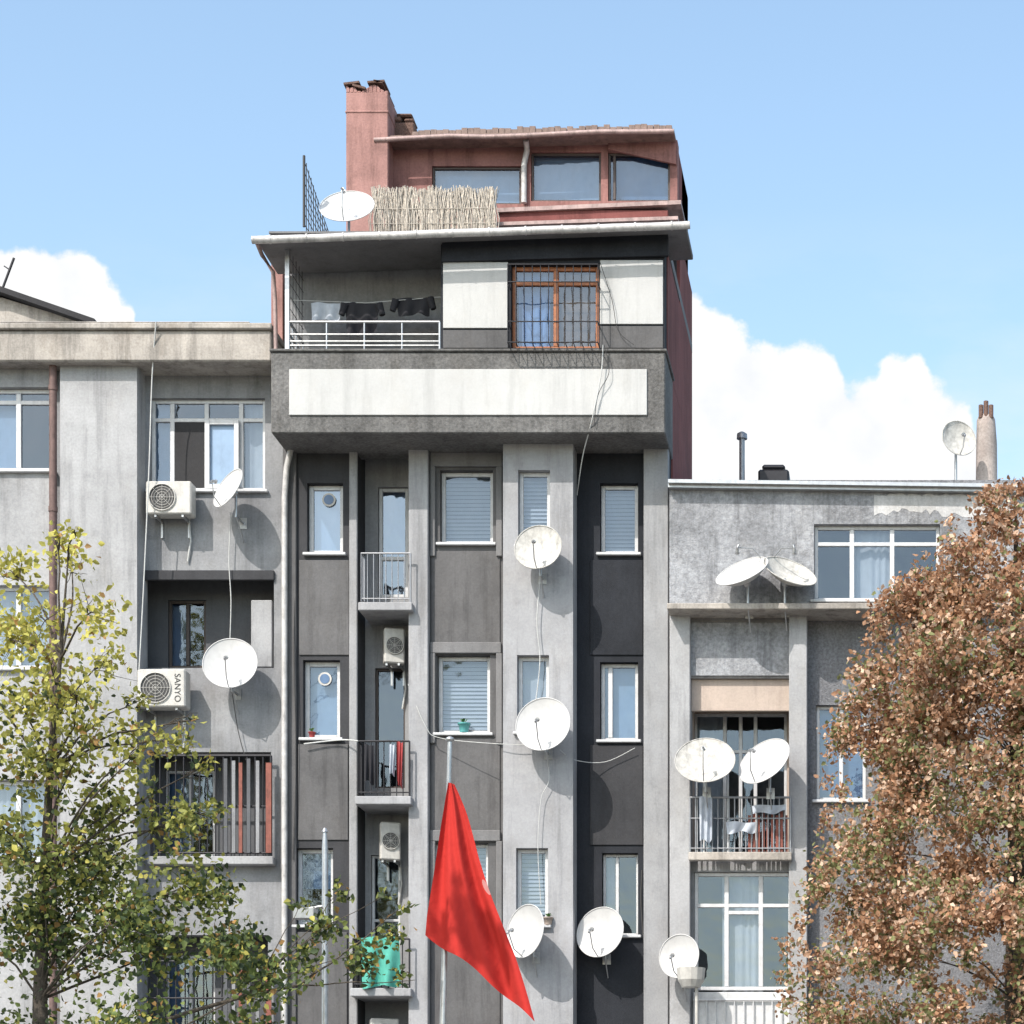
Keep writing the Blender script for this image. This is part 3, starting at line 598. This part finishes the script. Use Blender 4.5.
# ================================================================= LAUNDRY, POTS
def cloth(name,pts4,y,mat,label,cat,fold=0.03,sleeves=False):
    b=B(); nu,nv=18,10; vs=[]
    tl,tr_,br,bl_=[Vector((p[0],p[1],0)) for p in pts4]; ph=random.uniform(0,6)
    for j in range(nv+1):
        for i in range(nu+1):
            u=i/nu;v=j/nv; p=tl.lerp(tr_,u).lerp(bl_.lerp(br,u),v)
            p.y+= math.sin(u*9+ph)*1.6*v - 1.5*math.sin(u*math.pi*2)*(1-v)*0.5
            w=W(p.x,p.y,y); w.y+=fold*math.sin(u*13+v*2+ph)*(0.3+v); vs.append(w)
    b.add(vs,[(j*(nu+1)+i,(j+1)*(nu+1)+i,(j+1)*(nu+1)+i+1,j*(nu+1)+i+1) for j in range(nv) for i in range(nu)],0,True)
    if sleeves:
        for (s0,sx) in ((tl,-5),(tr_,5)):
            a=W(s0.x,s0.y+1,y); c=W(s0.x+sx*0.7,s0.y+12,y); b.tube([a,c],[0.06,0.045],8)
    return tag(b.make(name,None,(mat,)),label,cat,'laundry hanging on the balconies')
cloth('shirt',[(345,303),(379,303),(377,333),(347,335)],-0.5,'cloth_black','black shirt hanging on a balcony line','laundry',sleeves=True)
cloth('shirt',[(396,299),(430,297),(429,314),(398,316)],-0.5,'cloth_black','short black top hanging on a balcony line','laundry',sleeves=True)
cloth('towel',[(311,303),(340,303),(340,321),(312,320)],-0.5,'cloth_white','pale blue towel hanging on a balcony line','laundry')
cloth('sheet',[(361,938),(399,936),(400,985),(361,988)],-0.36,'cloth_green','turquoise green cloth draped over a balcony railing','laundry',fold=0.06)
cloth('cloth',[(397,742),(403,742),(402,788),(397,782)],-0.34,'cloth_red','narrow red cloth on a balcony railing','laundry')
cloth('cloth',[(389,745),(395,744),(394,775),(389,772)],-0.34,'cloth_white','narrow white cloth on a balcony railing','laundry')
cloth('cloth',[(364,745),(374,745),(375,785),(365,780)],-0.30,'cloth_black','dark cloth on a balcony railing','laundry')
cloth('towel',[(699,797),(712,797),(712,842),(700,840)],-0.46,'cloth_white','pale towel over a balcony railing','laundry')
cloth('towel',[(726,822),(756,822),(755,832),(727,833)],-0.46,'cloth_white','folded white towel over a balcony railing','laundry')
cloth('cloth',[(752,806),(786,804),(786,812),(753,814)],-0.45,'cloth_white','thin white cloth strip along a balcony railing','laundry')
b=B(); b.tube([W(291,300,-0.5),W(365,303,-0.5),W(441,297,-0.5)],0.006,5); tag(b.make('clothes_line',None,('cable',)),'thin clothes line across the top balcony','clothes line')
def pot(px,py,y,r,mat,label):
    c=W(px,py,y); b=B(); b.tube([c,c+Vector((0,0,r*1.3)),c+Vector((0,0,r*1.32)),c+Vector((0,0,r*1.6))],[r*0.7,r*0.95,r*1.1,r*1.1],14)
    e=top('flower_pot',c,label,'flower pot'); b.make('pot',e,(mat,))
    b=B()
    for i in range(12):
        a=random.uniform(0,6.28); t=c+Vector((math.cos(a)*r*1.0,math.sin(a)*r*0.8,r*1.6+random.uniform(.02,.07))); s=c+Vector((0,0,r*1.5))
        m=(s+t)/2+Vector((0,0,0.03)); w=Vector((0.012,0,0)); b.add([s,m-w,t,m+w],[(0,1,2,3)])
    b.make('plant',e,('potplant',))
pot(464,732.6,-0.02,0.085,'teal','teal plastic flower pot on a window sill')
pot(312,737.6,-0.02,0.05,'cloth_red','small red flower pot on a window sill')
pot(548,925,-0.45,0.07,'beige','clay flower pot on a narrow window sill')
# ================================================================= CABLES
def cable(pts,label,r=0.009,mat='cable',y=-0.1):
    P=[W(p[0],p[1],p[2] if len(p)>2 else y) for p in pts]
    Q=[]
    for i in range(len(P)-1):
        p0=P[max(i-1,0)];p1=P[i];p2=P[i+1];p3=P[min(i+2,len(P)-1)]
        for k in range(6):
            t=k/6; Q.append(0.5*((2*p1)+(p2-p0)*t+(2*p0-5*p1+4*p2-p3)*t*t+(3*p1-p0-3*p2+p3)*t**3))
    Q.append(P[-1]); b=B(); b.tube(Q,r,5); tag(b.make('cable',None,(mat,)),label,'cable','cables strung on the facades')
cable([(156,322,-0.7),(152,380,-0.5),(149,470,-0.5),(143,600,-0.45),(138,690,-0.42)],'long white cable hanging down a grey wall',0.010)
cable([(231,512,-.1),(229,560,-.1),(231,600,-.1),(230,640,-.1)],'cable running between two satellite dishes',0.008)
cable([(603,345,-1.0),(601,375,-1.0),(592,420,-0.95),(583,455,-0.6),(577,495,-0.1)],'loose cable drooping from the grille window',0.008)
cable([(604,345,-1.0),(609,372,-1.0),(598,395,-0.98),(594,425,-0.95)],'thin dark loop of wire beside a loose cable',0.005,'cabledark')
cable([(541,572,-0.5),(537,620,-0.5),(540,660,-0.5),(536,700,-0.5)],'cable hanging down a grey column',0.008)
cable([(547,752,-0.5),(549,780,-0.5),(541,800,-0.5),(538,850,-0.5),(541,905,-0.48)],'cable hanging below a satellite dish',0.006)
cable([(408,684,-0.1),(425,725,-0.2),(440,738,-0.2),(500,744,-0.5),(545,745,-0.5)],'slack cable crossing the facade',0.006)
cable([(560,750,-0.5),(575,760,-0.3),(605,762,-0.1),(635,748,-0.1)],'slack cable crossing a dark wall',0.006)
cable([(304,744,-0.1),(340,740,-0.1),(358,741,-0.3)],'short bundle of cable beside a window',0.012)
cable([(232,690,-.1),(238,730,-.1),(246,760,-.1)],'dark cable below a large dish',0.007,'cabledark')
cable([(642,870,-.05),(641,900,-.05),(643,935,-.05)],'short dark cable with a small box on a wall',0.012,'cabledark')
cable([(600,262,-1.0),(612,300,-0.95),(618,330,-0.93),(634,345,-0.93)],'wire sagging over the white wall panel',0.005,'cabledark')
cable([(296,560,-.03),(294,650,-.08),(296,760,-.08),(293,860,-.08)],'thin cable running down beside narrow windows',0.006,'cabledark')
cable([(574,520,-.02),(576,620,-.02),(574,760,-.02)],'thin grey cable down a column edge',0.006)
# ================================================================= FLAG + POLES
yf=-6.0
FP=top('flagpole',(W(440,1250,yf).x,yf,0.13),'steel flagpole with a limp hanging red flag','flagpole')
b=B(); b0=W(441,1100,yf); b1=W(450,742,yf); dirv=(b1-b0).normalized(); base=b0-dirv*((b0.z-0.13)/dirv.z)
b.tube([base,b0,b1],[0.06,0.045,0.03],12); b.make('pole',FP,('steel',))
b=B(); b.tube([b1,b1+Vector((0,0,0.02)),b1+Vector((0,0,0.05)),b1+Vector((0,0,0.07))],[0.02,0.055,0.05,0.01],12); b.tube([W(447,790,yf-0.06),W(448,745,yf-0.06)],0.006,4); b.make('finial',FP,('steel',))
m=bpy.data.materials.new('flag_cloth'); nt=nodes(m)
uv=N(nt,'ShaderNodeUVMap'); sp=N(nt,'ShaderNodeSeparateXYZ'); nt.links.new(uv.outputs[0],sp.inputs[0])
d=math_n(nt,'ADD',math_n(nt,'POWER',math_n(nt,'MULTIPLY',math_n(nt,'SUBTRACT',sp.outputs[0],0.95),11.0),2.0),math_n(nt,'POWER',math_n(nt,'MULTIPLY',math_n(nt,'SUBTRACT',sp.outputs[1],0.55),22.0),2.0))
msk=math_n(nt,'LESS_THAN',d,0.5)
mx=N(nt,'ShaderNodeMix'); mx.data_type='RGBA'; mx.inputs[6].default_value=(0.46,0.034,0.028,1); mx.inputs[7].default_value=(0.45,0.2,0.19,1); nt.links.new(msk,mx.inputs[0])
p=N(nt,'ShaderNodeBsdfPrincipled'); p.inputs['Roughness'].default_value=0.85; p.inputs['Specular IOR Level'].default_value=0.15; tr=N(nt,'ShaderNodeBsdfTranslucent')
nt.links.new(mx.outputs[2],p.inputs['Base Color']); nt.links.new(mx.outputs[2],tr.inputs[0])
ms=N(nt,'ShaderNodeMixShader'); ms.inputs[0].default_value=0.05; nt.links.new(p.outputs[0],ms.inputs[1]); nt.links.new(tr.outputs[0],ms.inputs[2])
gp=N(nt,'ShaderNodeNewGeometry').outputs['Position']; bp=N(nt,'ShaderNodeBump'); bp.inputs['Strength'].default_value=0.3; bp.inputs['Distance'].default_value=0.05
nt.links.new(noise(nt,gp,5,3),bp.inputs['Height']); nt.links.new(bp.outputs[0],p.inputs['Normal'])
o=N(nt,'ShaderNodeOutputMaterial'); nt.links.new(ms.outputs[0],o.inputs[0]); M['flag']=m
def interp(tab,v):
    return np.interp(v,[t[0] for t in tab],[t[1] for t in tab]),np.interp(v,[t[0] for t in tab],[t[2] for t in tab])
LT=[(0,449,783),(0.3,441,830),(0.6,434,875),(0.85,427,915),(1,425,935)]
RT=[(0,455,785),(0.2,466,815),(0.4,479,855),(0.6,495,902),(0.8,516,960),(1,536,1024)]
b=B(); nu,nv=70,80; vs=[]; uvs=[]
for j in range(nv+1):
    for i in range(nu+1):
        u=i/nu;v=j/nv; lx,ly=interp(LT,v); rx,ry=interp(RT,v)
        x=lx+(rx-lx)*u+1.5*math.sin(v*9)*u; y_=ly+(ry-ly)*u + 8*math.sin(u*math.pi)*v*(-0.6)+2.0*math.sin(u*12)*v
        w=W(x,y_,yf-0.1); w.y+= (0.10*math.sin(u*9.0+v*1.6)+0.045*math.sin(u*21-v*2))*(0.15+v) -0.05; vs.append(w); uvs.append((u,v))
b.add(vs,[(j*(nu+1)+i,(j+1)*(nu+1)+i,(j+1)*(nu+1)+i+1,j*(nu+1)+i+1) for j in range(nv) for i in range(nu)],0,True)
fl=b.make('flag',FP,('flag',),label='limp red flag with dappled leaf shadows'); ul=fl.data.uv_layers.new(name='UVMap')
for l in fl.data.loops: ul.data[l.index].uv=uvs[l.vertex_index]
b=B(); q=W(325,832,-4.5); b.tube([(q.x,-4.5,0.13),(q.x,-4.5,q.z-0.2),(q.x,-4.5,q.z)],[0.05,0.04,0.025],10); b.tube([(q.x,-4.5,q.z),(q.x,-4.5,q.z+0.05)],[0.045,0.02],10)
b.tube([(q.x-0.3,-4.5,q.z-1.0),(q.x,-4.5,q.z-0.95)],0.02,6); b.box(q.x-0.38,q.x-0.12,-4.62,-4.4,q.z-1.12,q.z-0.99)
tag(b.make('lamp_post',None,('steel',)),'slim grey metal post with a small fixture among branches','post')
# ================================================================= TREES
def make_leaves(name,parent,clumps,size,colfn,mat,flat=0.5,vary=(0.6,1.25)):
    cs=[];
    for (c,r,n) in clumps:
        d=np.random.normal(size=(n,3)); d/=np.linalg.norm(d,axis=1)[:,None]; rad=np.random.uniform(0,1,(n,1))**0.5*np.random.uniform(0.7,1.25,(n,1))
        pp=np.array(c)+d*rad*np.array([r,r,r*0.8]); cs.append(pp)
    P=np.concatenate(cs); n=len(P)
    a=np.random.normal(size=(n,3)); a[:,2]-=0.3; a/=np.linalg.norm(a,axis=1)[:,None]
    nn=np.random.normal(size=(n,3)); nn[:,2]+=flat; nn[:,1]-=0.4; nn[:,0]-=0.2
    s=np.cross(a,nn); s/=np.linalg.norm(s,axis=1)[:,None]; nn=np.cross(s,a)
    L=(size*np.random.uniform(vary[0],vary[1],(n,1)))
    wd=L*0.36
    v0=P; v1=P+a*L*0.35-s*wd+nn*L*0.14; v2=P+a*L; v3=P+a*L*0.35+s*wd+nn*L*0.14
    v4=P+a*L*0.75-s*wd*0.6+nn*L*0.06; v5=P+a*L*0.75+s*wd*0.6+nn*L*0.06
    V=np.stack([v0,v1,v4,v2,v5,v3],1).reshape(-1,3)
    c0=V.mean(0); me=bpy.data.meshes.new(name)
    me.vertices.add(n*6); me.vertices.foreach_set('co',(V-c0).ravel())
    idx=np.arange(n)[:,None]*6; F=np.concatenate([idx+np.array([[0,1,2,3]]),idx+np.array([[0,3,4,5]])],1).reshape(-1)
    me.loops.add(n*8); me.loops.foreach_set('vertex_index',F.astype(np.int32))
    me.polygons.add(n*2); me.polygons.foreach_set('loop_start',np.arange(0,n*8,4,dtype=np.int32))
    me.update(calc_edges=True); me.validate()
    ca=me.color_attributes.new('col','FLOAT_COLOR','POINT'); C=colfn(P); C=np.repeat(np.concatenate([C,np.ones((n,1))],1),6,0); ca.data.foreach_set('color',C.ravel())
    me.materials.append(mat); o=bpy.data.objects.new(name,me); COL.objects.link(o); place(o,Vector(c0),parent); print(name,n); return o
def branchto(b,A,Bp,r0,r1,sag=0.2,n=6):
    A=Vector(A);Bp=Vector(Bp); pts=[];rs=[]; off=Vector((random.uniform(-.25,.25),random.uniform(-.25,.25),sag))*((Bp-A).length*0.35)
    for i in range(n+1):
        t=i/n; pts.append(A.lerp(Bp,t)+off*math.sin(math.pi*t)+Vector([random.uniform(-.02,.02) for _ in range(3)])*(0<i<n)); rs.append(r0+(r1-r0)*t)
    b.tube(pts,rs,6); return pts
def cluster_noise(P,f=1.3,seed=0):
    return 0.5+0.5*np.sin(P[:,0]*f*2.1+seed)*np.sin(P[:,1]*f*1.7+1+seed)*np.sin(P[:,2]*f*2.6+2+seed)
yt=-7.0
tb=W(45,1250,yt); LT_=top('tree',(tb.x,yt,0.13),'airy plane tree with yellow green autumn leaves','tree')
CL=[(72,560,30,100),(60,535,14,26),(75,530,10,14),(40,615,38,160),(95,610,30,140),(20,700,50,280),(78,690,42,260),(112,660,26,80),(150,745,32,150),(60,765,58,480),(122,800,46,400),(25,850,58,600),(172,825,38,250),(100,870,58,700),(190,885,46,440),(232,945,42,440),(150,945,58,800),(60,950,58,850),(10,570,30,110),(262,985,38,340),(205,765,15,34),(182,742,20,60),(-40,650,60,240),(-50,790,70,420),(-60,930,70,500),(325,925,24,110),(362,952,28,130),(392,935,20,60),(300,965,28,130),(342,895,14,26),(408,905,9,12),(402,975,13,22),(300,905,12,20),(130,1030,60,700),(230,1040,50,440),(30,1040,60,600),(340,885,8,10),(385,895,8,12),(215,810,18,50),(140,700,18,34),(8,640,32,150),(195,720,8,8),(130,760,20,50),(90,740,30,120),(50,660,30,110),(20,910,50,300),(120,920,50,300)]
b=B(); trunk=[Vector((tb.x,yt,0.13)),W(42,1120,yt),W(40,1000,yt),W(44,880,yt+0.1),W(50,770,yt-0.1),W(60,660,yt),W(68,560,yt)]
b.tube(trunk,[0.15,0.12,0.085,0.06,0.042,0.025,0.008],10)
cl=[]
for (px,py,r,n) in CL:
    for rep in range(2 if n>60 else 1):
        dy=random.uniform(-1.0,1.0) if px<280 else random.uniform(-0.3,0.3)
        c=W(px+(random.uniform(-.6,.6)*r if rep else 0),py+(random.uniform(-.6,.6)*r if rep else 0),yt+dy); cl.append((tuple(c),r*S*(0.62 if rep else 0.85),int(n*(0.8 if n>60 else 1.3)*(0.8 if rep else 1))))
        lim=[t for t in trunk if t.z<c.z-0.25] or [trunk[0]]
        st=min(lim,key=lambda t:(t-c).length)
        if px<280 and rep==0:
            pts=branchto(b,st,c,0.018,0.006)
            for k in range(5):
                e=c+Vector([random.gauss(0,1) for _ in range(3)])*r*S*0.4; branchto(b,pts[-2],e,0.006,0.002,0.1,4)
mb=branchto(b,W(42,1080,yt),W(300,985,yt),0.035,0.018,0.05)
branchto(b,mb[-1],W(405,905,yt),0.014,0.004,-0.1); branchto(b,mb[-1],W(415,980,yt),0.010,0.004,0.0)
for (px,py) in [(325,925),(340,890),(385,895),(362,952),(300,905)]: branchto(b,mb[-2],W(px,py,yt),0.009,0.003,0.1)
b.make('trunk',LT_,('bark',))
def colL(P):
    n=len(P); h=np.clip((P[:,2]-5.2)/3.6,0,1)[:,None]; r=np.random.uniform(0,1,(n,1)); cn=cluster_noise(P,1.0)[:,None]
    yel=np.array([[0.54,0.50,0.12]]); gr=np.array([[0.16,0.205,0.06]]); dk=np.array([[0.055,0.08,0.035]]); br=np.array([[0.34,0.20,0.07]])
    c=gr*(1-h)+yel*h; c=c*(1-0.25*cn)+dk*0.25*cn; m=(r<0.35*(1-h)); c=np.where(m,dk,c); c=np.where(r>0.95,br,c); c=np.where((r>0.82)&(r<0.95),yel*(0.7+0.3*h),c)  # lower leaves get darker greens: crown shade put into the leaf colour
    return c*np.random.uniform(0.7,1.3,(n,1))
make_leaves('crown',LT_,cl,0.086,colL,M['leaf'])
# right tree
yr=-4.0
OUT=[(480,1004),(500,980),(520,958),(545,938),(575,914),(605,886),(650,862),(700,850),(760,838),(820,836),(880,818),(930,796),(980,790),(1040,795),(1120,850)]
axis=1016
def half(py): return axis-np.interp(py,[o_[0] for o_ in OUT],[o_[1] for o_ in OUT])
tb=W(axis,1250,yr); RT_=top('tree',(tb.x,yr,0.13),'dense tree with rusty brown autumn leaves','tree')
b=B(); trunk=[Vector((tb.x,yr,0.13))]+[W(axis,p,yr) for p in (1120,1000,880,760,640,540,500)]
b.tube(trunk,[0.2,0.17,0.15,0.12,0.09,0.06,0.03,0.012],10)
cl=[]; k=0
while k<960:
    py=random.uniform(488,1090); hf=half(py)
    if random.random()>hf/200+0.12: continue
    k+=1
    a=random.uniform(math.pi*0.95,math.pi*2.05) if random.random()<0.75 else random.uniform(0,2*math.pi)
    rr=random.choice([8,10,13,16,20,24])*random.uniform(0.8,1.2)*(0.65 if py<570 else 1)
    lob=0.90+0.12*math.sin(py*0.045+a*2.0)+0.09*math.sin(py*0.11+a*5)
    rad=max(0,hf*lob*random.uniform(0.45,1.0)**0.5-rr*0.6)+random.choice([0,0,0,rr*0.7])
    c=W(axis+math.cos(a)*rad,py,yr); c.y+=math.sin(a)*rad*S*0.9
    cl.append((tuple(c),rr*S,int(125*(rr/18)**2.1)+8))
    if k%14==0:
        lim=[t for t in trunk if t.z<c.z-0.2] or [trunk[0]]; st=min(lim,key=lambda t:(t-c).length); branchto(b,st,st.lerp(c,0.75),0.015,0.004,0.1,5)
for i in range(150):
    py=random.uniform(492,1040); c=W(axis-half(py)-random.uniform(-12,12),py,yr+random.uniform(-0.8,0.8)); cl.append((tuple(c),0.13,12))
b.make('trunk',RT_,('bark',))
def colR(P):
    n=len(P); r=np.random.uniform(0,1,(n,1)); cn=cluster_noise(P,1.4,1)[:,None]; c2=cluster_noise(P,3.1,4)[:,None]
    a=np.array([[0.48,0.28,0.16]]); d=np.array([[0.29,0.15,0.09]]); pk=np.array([[0.66,0.48,0.35]]); gr=np.array([[0.22,0.235,0.10]])
    c=a*c2+d*(1-c2); c=np.where(r>0.76,pk,c)
    low=np.clip((11.0-P[:,2])/4.0,0.1,1)[:,None]; gmask=(r<0.07+0.36*low*(cn<0.52)); c=np.where(gmask,gr,c)
    return c*np.random.uniform(0.65,1.3,(n,1))
make_leaves('crown',RT_,cl,0.069,colR,M['leafr'],vary=(0.5,1.4))
# neighbouring street tree whose leaves shade the flag
sd=Vector((0.6,1.0,-1.2))
fc=W(472,928,yf-0.1); cc=fc-sd*7.0
NT=top('tree',(cc.x-3.5,cc.y,0.13),'tall street tree with sparse green crown by the road','tree')
b=B(); t0=Vector((cc.x-3.5,cc.y,0.13)); tp=[t0,t0+Vector((0.1,0,5)),t0+Vector((0,0.1,9)),t0+Vector((0.5,0,12))]; b.tube(tp,[0.22,0.18,0.13,0.07],10)
branchto(b,tp[3],cc-Vector((0.8,0,0.1)),0.05,0.02,0.1); cl=[]
for k in range(30):
    c=cc+Vector((random.uniform(-.6,.5),random.uniform(-.1,.1),random.uniform(-.5,.3))); cl.append((tuple(c),0.05,2 if k%3==0 else 1))
    if k%3==0: branchto(b,cc-Vector((0.8,0,0.1)),c,0.010,0.004,0.05,4)
for k in range(14):
    c=t0+Vector((random.uniform(-3,-0.3),random.uniform(-1.6,0.6),random.uniform(9,14))); cl.append((tuple(c),0.7,60)); branchto(b,tp[2],c,0.04,0.01)
b.make('trunk',NT,('bark',)); make_leaves('crown',NT,cl,0.27,colL,M['leafs'],vary=(0.8,1.2))
# ================================================================= SKY
w=bpy.data.worlds.new('World'); scene.world=w; w.use_nodes=True; nt=w.node_tree; nt.nodes.clear()
sky=N(nt,'ShaderNodeTexSky'); sky.sky_type='NISHITA'; sky.sun_disc=False
elev=math.atan2(1.2,math.hypot(0.6,1.0)); sky.sun_elevation=elev; sky.sun_rotation=math.atan2(-0.6,-1.0)%(2*math.pi)
sky.air_density=1.0; sky.dust_density=1.6; sky.ozone_density=1.5
tc=N(nt,'ShaderNodeTexCoord'); sp=N(nt,'ShaderNodeSeparateXYZ'); nt.links.new(tc.outputs['Generated'],sp.inputs[0])
ysafe=math_n(nt,'MAXIMUM',sp.outputs[1],0.02)
u=math_n(nt,'DIVIDE',sp.outputs[0],ysafe); v=math_n(nt,'DIVIDE',sp.outputs[2],ysafe)
K=D/S
t=math_n(nt,'ADD',math_n(nt,'MULTIPLY',u,K/1400),1100/1400.0)
h=math_n(nt,'SUBTRACT',math_n(nt,'MULTIPLY',v,K/400),(1250-480)/400.0)
cb=N(nt,'ShaderNodeCombineXYZ'); nt.links.new(u,cb.inputs[0]); nt.links.new(v,cb.inputs[1])
fc_=N(nt,'ShaderNodeFloatCurve'); cur=fc_.mapping.curves[0]
pts=[(-200,300),(-60,270),(0,250),(40,244),(75,248),(100,268),(120,298),(135,325),(150,420),(175,480),(600,480),(640,380),(665,310),(688,292),(715,312),(740,328),(765,340),(800,342),(830,352),(850,374),(872,378),(888,360),(905,356),(935,378),(960,395),(975,428),(990,470),(1100,480),(1200,480)]
cp=[((a+200)/1400,(480-b_)/400) for a,b_ in pts]
cur.points[0].location=cp[0]; cur.points[1].location=cp[-1]
for q in cp[1:-1]: cur.points.new(*q)
for q in cur.points: q.handle_type='AUTO_CLAMPED'
fc_.mapping.update(); nt.links.new(t,fc_.inputs['Value'])
nz=noise(nt,cb.outputs[0],30,8,0.5); nz2=noise(nt,cb.outputs[0],85,6,0.6)
wig=math_n(nt,'ADD',math_n(nt,'MULTIPLY',math_n(nt,'SUBTRACT',nz,0.5),0.30),math_n(nt,'MULTIPLY',math_n(nt,'SUBTRACT',nz2,0.5),0.09))
df=math_n(nt,'SUBTRACT',math_n(nt,'ADD',fc_.outputs[0],wig),h)
mk=N(nt,'ShaderNodeMapRange'); mk.interpolation_type='SMOOTHSTEP'; nt.links.new(df,mk.inputs[0]); mk.inputs[1].default_value=-0.012; mk.inputs[2].default_value=0.028
front=math_n(nt,'GREATER_THAN',sp.outputs[1],0.05)
mask=math_n(nt,'MULTIPLY',mk.outputs[0],front)
inr=math_n(nt,'GREATER_THAN',fc_.outputs[0],0.02); mask=math_n(nt,'MULTIPLY',mask,inr)
wn=noise(nt,cb.outputs[0],9,6,0.6,(1,2.5,1)); wis=mrange(nt,wn,0.42,0.72,0.0,0.6)
wlow=mrange(nt,h,-0.1,0.7,1.0,0.0); wis=math_n(nt,'MULTIPLY',wis,wlow)
STR=0.15
tint=N(nt,'ShaderNodeMix'); tint.data_type='RGBA'; tint.blend_type='MULTIPLY'; tint.inputs[0].default_value=1; nt.links.new(sky.outputs[0],tint.inputs[6]); tint.inputs[7].default_value=(2.25,2.2,1.94,1)
tint.clamp_result=False
add=N(nt,'ShaderNodeMix'); add.data_type='RGBA'; nt.links.new(wis,add.inputs[0]); nt.links.new(tint.outputs[2],add.inputs[6]); add.inputs[7].default_value=(0.90/STR,0.96/STR,1.0/STR,1)
ccol=N(nt,'ShaderNodeMix'); ccol.data_type='RGBA'; cs_=mrange(nt,nz,0.32,0.55,0.0,1.0); nt.links.new(cs_,ccol.inputs[0])
ccol.inputs[6].default_value=(0.91/STR,0.94/STR,0.98/STR,1); ccol.inputs[7].default_value=(1.05/STR,1.05/STR,1.05/STR,1)
mx=N(nt,'ShaderNodeMix'); mx.data_type='RGBA'; nt.links.new(mask,mx.inputs[0]); nt.links.new(add.outputs[2],mx.inputs[6]); nt.links.new(ccol.outputs[2],mx.inputs[7])
bg=N(nt,'ShaderNodeBackground'); bg.inputs['Strength'].default_value=STR; nt.links.new(mx.outputs[2],bg.inputs[0])
o=N(nt,'ShaderNodeOutputWorld'); nt.links.new(bg.outputs[0],o.inputs[0])
# sun
sl=bpy.data.lights.new('sun','SUN'); sl.energy=4.7; sl.angle=math.radians(0.35); sl.color=(1.0,0.935,0.87)
so=bpy.data.objects.new('sun',sl); COL.objects.link(so); so.rotation_euler=sd.normalized().to_track_quat('-Z','Y').to_euler(); so.location=(-20,-30,40)
# camera
cd=bpy.data.cameras.new('camera'); cam=bpy.data.objects.new('camera',cd); COL.objects.link(cam)
cam.location=(CX,-D,1.6); cam.rotation_euler=(math.radians(90),0,0); cd.sensor_width=36; cd.lens=36*D/(1024*S)
cd.shift_x=(512-VX)/1024; cd.shift_y=(VY-512)/1024; cd.clip_end=3000; cd.clip_start=0.1; scene.camera=cam
scene.view_settings.view_transform='Standard'; scene.view_settings.look='None'; scene.view_settings.exposure=0
print('done',len(bpy.data.objects))
